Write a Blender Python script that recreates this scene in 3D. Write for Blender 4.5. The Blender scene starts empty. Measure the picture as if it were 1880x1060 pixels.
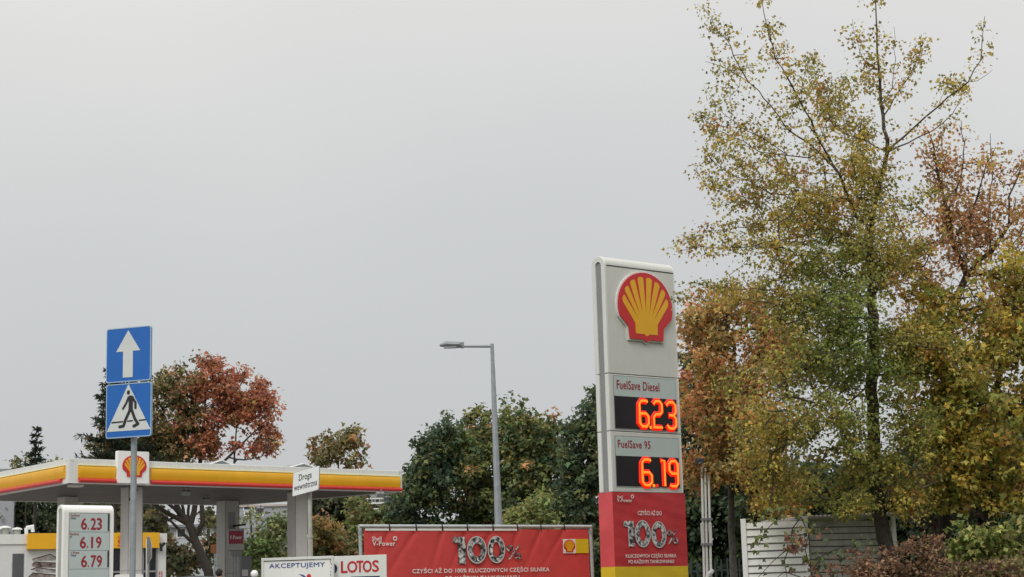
import bpy, math, random
import numpy as np
from math import radians, sin, cos, tan, pi, sqrt, ceil
from mathutils.geometry import tessellate_polygon
from mathutils import Vector, Matrix

random.seed(7)
RNG = np.random.default_rng(7)
S = bpy.context.scene
COL = S.collection

# ------------------------------------------------------------------ camera
FPX, TH, PH, EYE = 3200.0, radians(10.2), radians(1.55), 1.6
cf = np.array([0, cos(TH), sin(TH)]); cu = np.array([0, -sin(TH), cos(TH)]); cr = np.array([1.0, 0, 0])
R2 = cr * cos(PH) - cu * sin(PH); U2 = cu * cos(PH) + cr * sin(PH)
CAM = np.array([0, 0, EYE])
cd = bpy.data.cameras.new('camera'); cam = bpy.data.objects.new('camera', cd); COL.objects.link(cam)
cd.sensor_width = 36.0; cd.lens = FPX / 1880 * 36.0; cd.clip_end = 3000; cd.clip_start = 0.1
cam.matrix_world = Matrix(((R2[0], U2[0], -cf[0], 0), (R2[1], U2[1], -cf[1], 0), (R2[2], U2[2], -cf[2], EYE), (0, 0, 0, 1)))
S.camera = cam

# ------------------------------------------------------------------ sky, sun, exposure
W = bpy.data.worlds.new('World'); S.world = W; W.use_nodes = True
nt = W.node_tree; nt.nodes.clear()
N = nt.nodes.new; L = nt.links.new
out = N('ShaderNodeOutputWorld'); mixs = N('ShaderNodeMixShader'); mixs.inputs[0].default_value = 0.93
sky = N('ShaderNodeTexSky'); sky.sky_type = 'NISHITA'; sky.sun_disc = False
sky.sun_elevation = radians(48); sky.sun_rotation = radians(200); sky.dust_density = 4
b1 = N('ShaderNodeBackground'); b1.inputs[1].default_value = 0.1; L(sky.outputs[0], b1.inputs[0])
tc = N('ShaderNodeTexCoord'); sep = N('ShaderNodeSeparateXYZ'); L(tc.outputs['Generated'], sep.inputs[0])
nz = N('ShaderNodeTexNoise'); nz.inputs['Scale'].default_value = 2.2; nz.inputs['Detail'].default_value = 4; nz.inputs['Roughness'].default_value = .45
L(tc.outputs['Generated'], nz.inputs['Vector'])
m1 = N('ShaderNodeMath'); m1.operation = 'MULTIPLY_ADD'; m1.inputs[1].default_value = 0.26; m1.inputs[2].default_value = -0.13
L(nz.outputs[0], m1.inputs[0])
m2 = N('ShaderNodeMath'); m2.operation = 'ADD'; L(sep.outputs['Z'], m2.inputs[0]); L(m1.outputs[0], m2.inputs[1])
rp = N('ShaderNodeValToRGB'); L(m2.outputs[0], rp.inputs[0])
e = rp.color_ramp.elements
e[0].position = 0.0; e[0].color = (.56, .57, .58, 1)
e[1].position = 1.0; e[1].color = (1.45, 1.43, 1.38, 1)
for p_, c_ in ((.08, (.59, .60, .605, 1)), (.2, (.655, .665, .665, 1)), (.34, (.78, .775, .755, 1))):
    x_ = e.new(p_); x_.color = c_
b2 = N('ShaderNodeBackground'); b2.inputs[1].default_value = 1.0; L(rp.outputs[0], b2.inputs[0])
L(b1.outputs[0], mixs.inputs[1]); L(b2.outputs[0], mixs.inputs[2]); L(mixs.outputs[0], out.inputs[0])
sd = bpy.data.lights.new('sun', 'SUN'); sd.energy = 1.3; sd.angle = radians(25); sd.color = (1, .97, .92)
so = bpy.data.objects.new('sun', sd); COL.objects.link(so)
so.rotation_euler = (radians(42), 0, radians(-20))       # high, from behind the camera
S.view_settings.view_transform = 'Standard'; S.view_settings.look = 'None'
S.view_settings.exposure = 0; S.view_settings.gamma = 1; S.view_settings.use_curve_mapping = False
S.render.engine = 'CYCLES'
S.cycles.max_bounces = 6; S.cycles.diffuse_bounces = 3; S.cycles.transparent_max_bounces = 4

# ------------------------------------------------------------------ geometry helpers
def ray(px, py): return cf + R2 * (px - 940) / FPX + U2 * (530 - py) / FPX
def P(px, py, Y): d = ray(px, py); return CAM + d * (Y / d[1])
def PZ(px, py, z): d = ray(px, py); return CAM + d * ((z - EYE) / d[2])
def gz(y):
    t = min(1, max(0, (y - 20) / 14.0)); return .75 * t * t * (3 - 2 * t)

MATS = {}
def mat(name, col, rough=.6, metal=0, var=.06, scale=3.0, bump=.0, bscale=40, dirt=0.0, emit=None, estr=1, spec=.5, coat=0):
    if name in MATS: return MATS[name]
    m = bpy.data.materials.new(name); m.use_nodes = True; t = m.node_tree; n = t.nodes.new; l = t.links.new
    b = t.nodes['Principled BSDF']; b.inputs['Roughness'].default_value = rough; b.inputs['Metallic'].default_value = metal
    b.inputs['Specular IOR Level'].default_value = spec
    if coat: b.inputs['Coat Weight'].default_value = coat
    co = n('ShaderNodeTexCoord')
    no = n('ShaderNodeTexNoise'); no.inputs['Scale'].default_value = scale; no.inputs['Detail'].default_value = 6; no.inputs['Roughness'].default_value = .65
    l(co.outputs['Object'], no.inputs['Vector'])
    mr = n('ShaderNodeMapRange'); mr.inputs[1].default_value = .3; mr.inputs[2].default_value = .7
    mr.inputs[3].default_value = 1 - var * 1.6; mr.inputs[4].default_value = 1 + var
    l(no.outputs[0], mr.inputs[0])
    mx = n('ShaderNodeVectorMath'); mx.operation = 'SCALE'; mx.inputs[0].default_value = col[:3]; l(mr.outputs[0], mx.inputs['Scale'])
    last = mx.outputs[0]
    if dirt:
        mp = n('ShaderNodeMapping'); mp.inputs['Scale'].default_value = (14, 14, .9); l(co.outputs['Object'], mp.inputs[0])
        n2 = n('ShaderNodeTexNoise'); n2.inputs['Scale'].default_value = 1.0; n2.inputs['Detail'].default_value = 5; l(mp.outputs[0], n2.inputs['Vector'])
        r2 = n('ShaderNodeMapRange'); r2.inputs[1].default_value = .5; r2.inputs[2].default_value = .85; r2.inputs[4].default_value = dirt
        l(n2.outputs[0], r2.inputs[0])
        mi = n('ShaderNodeMix'); mi.data_type = 'RGBA'; l(r2.outputs[0], mi.inputs[0]); l(last, mi.inputs[6]); mi.inputs[7].default_value = (.13, .115, .09, 1)
        last = mi.outputs[2]
    l(last, b.inputs['Base Color'])
    if bump:
        nb = n('ShaderNodeTexNoise'); nb.inputs['Scale'].default_value = bscale; nb.inputs['Detail'].default_value = 5; l(co.outputs['Object'], nb.inputs['Vector'])
        bp = n('ShaderNodeBump'); bp.inputs['Strength'].default_value = bump; bp.inputs['Distance'].default_value = .02
        l(nb.outputs[0], bp.inputs['Height']); l(bp.outputs[0], b.inputs['Normal'])
    if emit: b.inputs['Emission Color'].default_value = (*emit, 1); b.inputs['Emission Strength'].default_value = estr
    MATS[name] = m; return m

def leaf_mat():
    m = bpy.data.materials.new('leaf_surface'); m.use_nodes = True; t = m.node_tree; n = t.nodes.new; l = t.links.new
    t.nodes.clear(); o = n('ShaderNodeOutputMaterial'); a = n('ShaderNodeAttribute'); a.attribute_name = 'tint'
    d = n('ShaderNodeBsdfPrincipled'); d.inputs['Roughness'].default_value = .55; d.inputs['Specular IOR Level'].default_value = .35
    tr = n('ShaderNodeBsdfTranslucent'); mx = n('ShaderNodeMixShader'); mx.inputs[0].default_value = .42
    l(a.outputs['Color'], d.inputs['Base Color']); l(a.outputs['Color'], tr.inputs['Color'])
    l(d.outputs[0], mx.inputs[1]); l(tr.outputs[0], mx.inputs[2]); l(mx.outputs[0], o.inputs[0]); return m
LEAF = leaf_mat()

M = dict(
    white=mat('white_coated_metal', (.72, .73, .71), .45, var=.03, dirt=.12),
    white2=mat('bright_white_plastic', (.86, .86, .84), .35, var=.02, dirt=.06),
    wgrey=mat('grey_sign_cabinet', (.63, .64, .61), .45, var=.03, dirt=.07),
    slot=mat('beige_grey_recess', (.40, .40, .36), .6, var=.05),
    slotd=mat('dark_grey_recess', (.26, .27, .27), .6, var=.05),
    dark=mat('dark_gap', (.02, .02, .022), .7),
    pgrey=mat('pale_blue_grey_panel', (.50, .58, .58), .4, var=.03, dirt=.05),
    yellow=mat('yellow_fascia', (.80, .41, .010), .4, var=.05, scale=1.5, dirt=.10),
    syellow=mat('yellow_emblem', (.80, .42, .014), .4, var=.03),
    red=mat('red_bar', (.60, .035, .03), .4, var=.05),
    sred=mat('red_emblem', (.58, .025, .03), .35, var=.02),
    rtext=mat('dark_red_print', (.33, .02, .035), .5, var=.02),
    wtext=mat('white_print', (.82, .80, .78), .6, var=.02),
    btext=mat('blue_print', (.045, .07, .30), .5, var=.03),
    navy=mat('navy_print', (.02, .035, .10), .5, var=.03),
    black=mat('black_print', (.02, .02, .025), .5),
    cloth=mat('red_banner_cloth', (.64, .062, .060), .65, var=.07, scale=2.0, bump=.25, bscale=9),
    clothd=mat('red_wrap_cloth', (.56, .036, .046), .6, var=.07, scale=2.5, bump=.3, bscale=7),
    clothl=mat('pale_red_wrap_cloth', (.66, .08, .09), .6, var=.06, scale=2.5, bump=.3, bscale=7),  # lighter red for the side face and inner box of the wrap
    ycloth=mat('yellow_wrap_cloth', (.72, .50, .02), .6, var=.05, bump=.2, bscale=7),
    galv=mat('galvanised_steel', (.34, .37, .40), .5, metal=.35, var=.12, scale=9),
    pipe=mat('pale_steel_pipe', (.50, .53, .53), .4, metal=.3, var=.1, scale=9),
    lampg=mat('dull_grey_aluminium', (.27, .29, .31), .5, metal=.2, var=.08),
    blue=mat('blue_sign_face', (.012, .135, .50), .38, var=.05, dirt=.04),
    signw=mat('white_sign_face', (.66, .68, .68), .4, var=.04, dirt=.06),
    rim=mat('pale_blue_sign_rim', (.36, .50, .68), .4, var=.04),
    oldp=mat('weathered_pale_post', (.46, .48, .42), .8, var=.18, scale=5, bump=.3, dirt=.25),
    colm=mat('grey_column_cladding', (.62, .60, .57), .55, var=.05, dirt=.1),
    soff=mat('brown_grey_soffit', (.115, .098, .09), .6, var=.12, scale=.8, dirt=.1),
    wall=mat('white_render_wall', (.66, .67, .66), .8, var=.04, dirt=.1, bump=.1),
    glass=mat('dark_shop_glass', (.03, .033, .04), .12, var=.2, spec=.7),
    doorg=mat('grey_door', (.10, .105, .115), .4, var=.1),
    plank=mat('white_siding', (.80, .79, .75), .65, var=.07, scale=4, dirt=.25),
    plankd=mat('shaded_weathered_siding', (.52, .51, .47), .75, var=.16, scale=4, dirt=.4),  # darker copy of the white siding: roof overhang shade in the colour, with weathering
    roofm=mat('corrugated_roof', (.45, .44, .42), .6, var=.15),
    bark=mat('tree_bark', (.045, .036, .028), .9, var=.35, scale=14, bump=.6, bscale=30),
    twig=mat('brown_twig', (.085, .066, .048), .85, var=.3, scale=10),
    barkl=mat('pale_grey_bark', (.12, .11, .095), .9, var=.3, scale=14, bump=.5, bscale=30),
    bldw=mat('pale_block_wall', (.50, .52, .55), .8, var=.05, scale=.6),
    bldg=mat('grey_block_wall', (.34, .36, .39), .8, var=.06, scale=.5, dirt=.05),
    wing=mat('window_pane_glass', (.06, .07, .09), .15, var=.15),
    asphalt=mat('asphalt', (.05, .05, .052), .9, var=.2, scale=8, bump=.5, bscale=90),
    grass=mat('short_grass_ground', (.06, .075, .025), .95, var=.4, scale=2, bump=.8, bscale=30),
    paving=mat('concrete_paving', (.26, .25, .24), .85, var=.12, scale=3, bump=.3),
    fence=mat('dark_green_fence', (.03, .05, .045), .6, var=.2),
    floodl=mat('floodlight_glass', (.5, .55, .6), .2),
    orange=mat('orange_board', (.22, .075, .02), .6),
    carp=mat('silver_car_paint', (.42, .44, .46), .3, metal=.5, var=.03, coat=.5),
    tyre=mat('tyre_rubber', (.02, .02, .02), .85),
    skin=mat('skin', (.50, .30, .22), .6), hair=mat('dark_hair', (.012, .01, .009), .7, bump=.5, bscale=60),
    jacket=mat('dark_jacket', (.018, .02, .026), .8, var=.2), jeans=mat('dark_trousers', (.02, .03, .06), .85, var=.2),
    led=mat('led_orange', (.1, .02, 0), .5, emit=(1, .30, .02), estr=1.15),
    ledr=mat('led_red_glow', (.1, .0, 0), .5, emit=(1, .012, .002), estr=1.0),  # red glow round the LEDs, painted as an emissive layer
    ledbg=mat('led_display_black', (.012, .009, .016), .3, var=.1),
    chrome=None,
)
def foil():
    m = bpy.data.materials.new('silver_foil_print'); m.use_nodes = True; t = m.node_tree; n = t.nodes.new; l = t.links.new
    b = t.nodes['Principled BSDF']; b.inputs['Roughness'].default_value = .5
    co = n('ShaderNodeTexCoord'); no = n('ShaderNodeTexNoise'); no.inputs['Scale'].default_value = 11; no.inputs['Detail'].default_value = 3; no.inputs['Distortion'].default_value = 1.2
    l(co.outputs['Object'], no.inputs[0]); r = n('ShaderNodeValToRGB'); l(no.outputs[0], r.inputs[0])
    q = r.color_ramp.elements; q[0].position = .40; q[0].color = (.03, .03, .035, 1); q[1].position = .62; q[1].color = (.72, .72, .70, 1)
    z = q.new(.5); z.color = (.25, .25, .26, 1); l(r.outputs[0], b.inputs['Base Color']); return m
M['chrome'] = foil()

def tess(pts):
    return tessellate_polygon([[Vector((p[0], p[1], 0)) for p in pts]])

class MB:
    """collects geometry for one mesh; local frame x right, y away from the viewer, z up"""
    def __init__(s): s.v = []; s.f = []; s.eps = 0
    def add(s, vs, fs):
        o = len(s.v); s.v += [tuple(map(float, v)) for v in vs]; s.f += [tuple(o + i for i in f) for f in fs]; return s
    def box(s, x0, x1, y0, y1, z0, z1):
        return s.add([(x, y, z) for z in (z0, z1) for x, y in ((x0, y0), (x1, y0), (x1, y1), (x0, y1))],
                     [(3, 2, 1, 0), (4, 5, 6, 7), (0, 1, 5, 4), (1, 2, 6, 5), (2, 3, 7, 6), (3, 0, 4, 7)])
    def prism(s, pts, y0, y1):                     # outline in x,z extruded along y
        n = len(pts); t = tess(pts)
        vs = [(p[0], y0, p[1]) for p in pts] + [(p[0], y1, p[1]) for p in pts]
        fs = [tuple(a) for a in t] + [tuple(n + i for i in reversed(a)) for a in t] + [(i, (i + 1) % n, n + (i + 1) % n, n + i) for i in range(n)]
        return s.add(vs, fs)
    def prismx(s, pts, x0, x1):                    # outline in y,z extruded along x
        n = len(pts); t = tess(pts)
        vs = [(x0, p[0], p[1]) for p in pts] + [(x1, p[0], p[1]) for p in pts]
        fs = [tuple(a) for a in t] + [tuple(n + i for i in reversed(a)) for a in t] + [(i, (i + 1) % n, n + (i + 1) % n, n + i) for i in range(n)]
        return s.add(vs, fs)
    def ringx(s, a, b, x0, x1):                    # two open profiles (outer, inner) as a closed band
        n = len(a); vs = [(x0, p[0], p[1]) for p in a] + [(x0, p[0], p[1]) for p in b] + [(x1, p[0], p[1]) for p in a] + [(x1, p[0], p[1]) for p in b]
        fs = []
        for i in range(n - 1):
            fs += [(i, i + 1, n + i + 1, n + i), (2 * n + i, 3 * n + i, 3 * n + i + 1, 2 * n + i + 1), (i, 2 * n + i, 2 * n + i + 1, i + 1), (n + i, n + i + 1, 3 * n + i + 1, 3 * n + i)]
        fs += [(0, n, 3 * n, 2 * n), (n - 1, 3 * n - 1, 4 * n - 1, 2 * n - 1)]
        return s.add(vs, fs)
    def tube(s, pts, r, n=8, fy=1.0, closed=False, caps=True):
        pts = [np.array(p, float) for p in pts]; k = len(pts); rr = r if hasattr(r, '__len__') else [r] * k
        vs = []; ref = None
        for i, p in enumerate(pts):
            a = pts[i - 1] if (i > 0 or closed) else p; b = pts[(i + 1) % k] if (i < k - 1 or closed) else p
            t = b - a; t = t / (np.linalg.norm(t) + 1e-9)
            if ref is None: ref = np.array([0, 1.0, 0]) if abs(t[1]) < .9 else np.array([1.0, 0, 0])
            u = np.cross(t, ref); u /= np.linalg.norm(u) + 1e-9; w = np.cross(u, t); 
            mit = 1.0
            if 0 < i < k - 1 or closed:
                d = (b - p); d = d / (np.linalg.norm(d) + 1e-9); mit = 1 / max(.6, abs(float(np.dot(d, t))))
            for j in range(n):
                q = 2 * pi * j / n; vs.append(p + u * cos(q) * rr[i] * mit + w * sin(q) * rr[i] * fy)
        fs = []
        for i in range(k if closed else k - 1):
            i2 = (i + 1) % k
            for j in range(n): fs.append((i * n + j, i * n + (j + 1) % n, i2 * n + (j + 1) % n, i2 * n + j))
        if caps and not closed: fs += [tuple(range(n - 1, -1, -1)), tuple(range((k - 1) * n, k * n))]
        return s.add(vs, fs)
    def sphere(s, c, rx, ry=None, rz=None, n=12, m=8):
        ry = ry or rx; rz = rz or rx; vs = [(c[0], c[1], c[2] - rz)]; fs = []
        for i in range(1, m):
            a = -pi / 2 + pi * i / m
            for j in range(n): b = 2 * pi * j / n; vs.append((c[0] + rx * cos(a) * cos(b), c[1] + ry * cos(a) * sin(b), c[2] + rz * sin(a)))
        vs.append((c[0], c[1], c[2] + rz)); l = len(vs) - 1
        for j in range(n):
            fs.append((0, 1 + (j + 1) % n, 1 + j)); fs.append((l, l - n + j, l - n + (j + 1) % n))
            for i in range(m - 2): fs.append((1 + i * n + j, 1 + i * n + (j + 1) % n, 1 + (i + 1) * n + (j + 1) % n, 1 + (i + 1) * n + j))
        return s.add(vs, fs)
    def stroke(s, pts, w, y0, y1, round_=True):    # flat print strokes; each piece a hair behind the one before
        for a, b in zip(pts[:-1], pts[1:]):
            a = np.array(a, float); b = np.array(b, float); d = b - a; d /= np.linalg.norm(d) + 1e-9; q = np.array([-d[1], d[0]]) * w / 2
            s.eps += .0001; s.prism([a - q, b - q, b + q, a + q], y0 + s.eps, y1)
        if round_:
            for p in pts: s.eps += .0001; s.prism([(p[0] + w / 2 * cos(t), p[1] + w / 2 * sin(t)) for t in np.linspace(0, 2 * pi, 12, endpoint=False)], y0 + s.eps, y1)
        return s
    def build(s, name, m, parent=None, smooth=False, bevel=0, mw=None):
        me = bpy.data.meshes.new(name); me.from_pydata(s.v, [], s.f); me.materials.append(m)
        o = bpy.data.objects.new(name, me); COL.objects.link(o)
        if parent is not None: o.parent = parent
        import bmesh
        b = bmesh.new(); b.from_mesh(me); bmesh.ops.recalc_face_normals(b, faces=b.faces); b.to_mesh(me); b.free()
        if smooth:
            me.polygons.foreach_set('use_smooth', [True] * len(me.polygons))
            try: me.set_sharp_from_angle(angle=radians(40))
            except Exception: pass
        if bevel:
            bm = o.modifiers.new('bevel', 'BEVEL'); bm.width = bevel; bm.segments = 3; bm.limit_method = 'ANGLE'; bm.angle_limit = radians(50)
        return o

def tag(o, label=None, cat=None, group=None, kind=None):
    if label: o['label'] = label
    if cat: o['category'] = cat
    if group: o['group'] = group
    if kind: o['kind'] = kind
    return o
def thing(name, label, cat, loc, rz=0, group=None):
    o = bpy.data.objects.new(name, None); COL.objects.link(o); o.empty_display_size = .3
    o.location = [float(a) for a in loc]; o.rotation_euler = (0, 0, rz); return tag(o, label, cat, group)
def copy_thing(o, parent=None):
    c = o.copy(); COL.objects.link(c)
    if parent is not None: c.parent = parent
    for ch in list(o.children): copy_thing(ch, c)
    return c

class Frame:
    """vertical plane of a sign or wall: pixel of the photo -> local x,z"""
    def __init__(s, x, y, head, z=0): s.o = np.array([x, y, z]); s.h = head; s.a = np.array([cos(head), sin(head), 0]); s.b = np.array([-sin(head), cos(head), 0])
    def uv(s, px, py, off=0):
        d = ray(px, py); t = ((s.o + s.b * off - CAM) @ s.b) / (d @ s.b); p = CAM + d * t - s.o; return float(p @ s.a), float(p[2])
    def w(s, x, y, z): return s.o + s.a * x + s.b * y + np.array([0, 0, z])

_tc = {}
def text_data(body, bold):
    k = (body, bold)
    if k not in _tc:
        c = bpy.data.curves.new('t', 'FONT'); c.body = body; c.space_character = 1 + bold * 3.0; c.resolution_u = 3; c.size = 1
        o = bpy.data.objects.new('t', c); COL.objects.link(o); dg = bpy.context.evaluated_depsgraph_get()
        me = bpy.data.meshes.new_from_object(o.evaluated_get(dg)); bpy.data.objects.remove(o); bpy.data.curves.remove(c)
        _tc[k] = ([tuple(v.co[:2]) for v in me.vertices], [tuple(p.vertices) for p in me.polygons]); bpy.data.meshes.remove(me)
    return _tc[k]
def text(parent, body, x0, x1, z0, z1, y, m, bold=.02, skew=0, name='lettering', y1=None, shear=0, full=True):
    """flat lettering stretched to the box x0..x1, z0..z1 on the plane y; z1/z0 = extents of the glyphs"""
    vs, fs = text_data(body, bold); a = np.array(vs); lo = a.min(0); hi = a.max(0)
    q = (a - lo) / (hi - lo); X = x0 + q[:, 0] * (x1 - x0) + shear * q[:, 1] * (z1 - z0); Z = z0 + q[:, 1] * (z1 - z0) + skew * (X - x0)
    b = MB(); bx = bold * (z1 - z0) * .75
    for i, (dx, dz) in enumerate(((0, 0), (1, 0), (-1, 0), (0, 1), (0, -1)) if bold > 0 else ((0, 0),)):
        b.add([(x + dx * bx, y - i * .00025, z + dz * bx) for x, z in zip(X, Z)], fs)
    return b.build(name, m, parent)
def rrect(x0, x1, z0, z1, r, n=5):
    p = []
    for cx, cz, a in ((x1 - r, z1 - r, 0), (x0 + r, z1 - r, 90), (x0 + r, z0 + r, 180), (x1 - r, z0 + r, 270)):
        for i in range(n + 1): t = radians(a + 90 * i / n); p.append((cx + r * cos(t), cz + r * sin(t)))
    return p
def arch(y0, y1, z0, z1, n=12):
    r = (y1 - y0) / 2; c = (y0 + y1) / 2
    return [(y0, z0)] + [(c - r * cos(pi * i / n), z1 - r + r * sin(pi * i / n)) for i in range(n + 1)] + [(y1, z0)]

# ------------------------------------------------------------------ foliage
LEAF_SHAPES = {
    'maple': (np.array([(0, 0, 0), (-.5, .32, .10), (-.2, .55, .03), (0, 1, -.12), (.2, .55, .03), (.5, .32, .10), (0, .4, -.04)]),
              [(0, 6, 2, 1), (6, 3, 2), (0, 5, 4, 6), (6, 4, 3)]),
    'simple': (np.array([(0, 0, 0), (-.36, .5, .1), (0, 1, -.08), (.36, .5, .1)]), [(0, 2, 1), (0, 3, 2)]),
    'needle': (np.array([(0, 0, 0), (-.13, .5, .03), (0, 1, -.05), (.13, .5, .03)]), [(0, 2, 1), (0, 3, 2)]),
}
def leaves(name, parent, pos, out, size, tint, shape='maple', droop=.6, rng=RNG):
    """pos Nx3, out Nx3 outward direction, size N, tint Nx3"""
    n = len(pos); base, faces = LEAF_SHAPES[shape]
    d = out + rng.normal(0, .55, (n, 3)); d[:, 2] -= droop; d /= np.linalg.norm(d, axis=1)[:, None] + 1e-9
    u = np.cross(d, rng.normal(0, 1, (n, 3)) * [.5, .5, 1] + [0, 0, .3]); u /= np.linalg.norm(u, axis=1)[:, None] + 1e-9
    w = np.cross(u, d); k = len(base)
    v = pos[:, None, :] + (base[None, :, 0, None] * u[:, None, :] + base[None, :, 1, None] * d[:, None, :] + base[None, :, 2, None] * w[:, None, :]) * size[:, None, None]
    v = v.reshape(-1, 3)
    fl = [len(f) for f in faces]; idx = np.concatenate([np.array(f) for f in faces]); nl = len(idx)
    allidx = (idx[None, :] + (np.arange(n) * k)[:, None]).reshape(-1)
    tot = np.tile(np.array(fl), n); st = np.concatenate([[0], np.cumsum(tot)[:-1]])
    me = bpy.data.meshes.new(name); me.vertices.add(len(v)); me.vertices.foreach_set('co', v.astype(np.float32).ravel())
    me.loops.add(len(allidx)); me.loops.foreach_set('vertex_index', allidx.astype(np.int32))
    me.polygons.add(len(tot)); me.polygons.foreach_set('loop_start', st.astype(np.int32)); me.polygons.foreach_set('loop_total', tot.astype(np.int32))
    at = me.color_attributes.new('tint', 'FLOAT_COLOR', 'POINT')
    c = np.ones((n, k, 4), np.float32); c[:, :, :3] = np.clip(tint, 0, 1)[:, None, :]; at.data.foreach_set('color', c.ravel())
    me.materials.append(LEAF); me.update(); me.validate()
    o = bpy.data.objects.new(name, me); COL.objects.link(o)
    if parent is not None: o.parent = parent
    return o
def wood(name, parent, a, b, ra, rb, m, sides=5):
    """tapered segments a->b, vectorised"""
    n = len(a); t = b - a; ln = np.linalg.norm(t, axis=1)[:, None] + 1e-9; t = t / ln
    ref = np.where(np.abs(t[:, 2:3]) > .8, np.array([[1., 0, 0]]), np.array([[0, 0, 1.]]))
    u = np.cross(t, ref); u /= np.linalg.norm(u, axis=1)[:, None]; w = np.cross(t, u)
    q = np.arange(sides) * 2 * pi / sides; cs = np.cos(q)[None, :, None]; sn = np.sin(q)[None, :, None]
    ring = cs * u[:, None, :] + sn * w[:, None, :]
    v = np.concatenate([a[:, None, :] - t[:, None, :] * ra[:, None, None] * .4 + ring * ra[:, None, None], b[:, None, :] + t[:, None, :] * rb[:, None, None] * .4 + ring * rb[:, None, None]], 1).reshape(-1, 3)
    f = np.array([(j, (j + 1) % sides, sides + (j + 1) % sides, sides + j) for j in range(sides)])
    idx = (f.reshape(-1)[None, :] + (np.arange(n) * 2 * sides)[:, None]).reshape(-1)
    me = bpy.data.meshes.new(name); me.vertices.add(len(v)); me.vertices.foreach_set('co', v.astype(np.float32).ravel())
    me.loops.add(len(idx)); me.loops.foreach_set('vertex_index', idx.astype(np.int32))
    np_ = n * sides; me.polygons.add(np_); me.polygons.foreach_set('loop_start', (np.arange(np_) * 4).astype(np.int32)); me.polygons.foreach_set('loop_total', np.full(np_, 4, np.int32))
    me.polygons.foreach_set('use_smooth', [True] * np_); me.materials.append(m); me.update(); me.validate()
    o = bpy.data.objects.new(name, me); COL.objects.link(o)
    if parent is not None: o.parent = parent
    return o

def resample(pl, step):
    out = [pl[0]]
    for a, b in zip(pl[:-1], pl[1:]):
        k = max(1, int(ceil(np.linalg.norm(b - a) / step)))
        for i in range(1, k + 1): out.append(a + (b - a) * i / k)
    return np.array(out)

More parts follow.
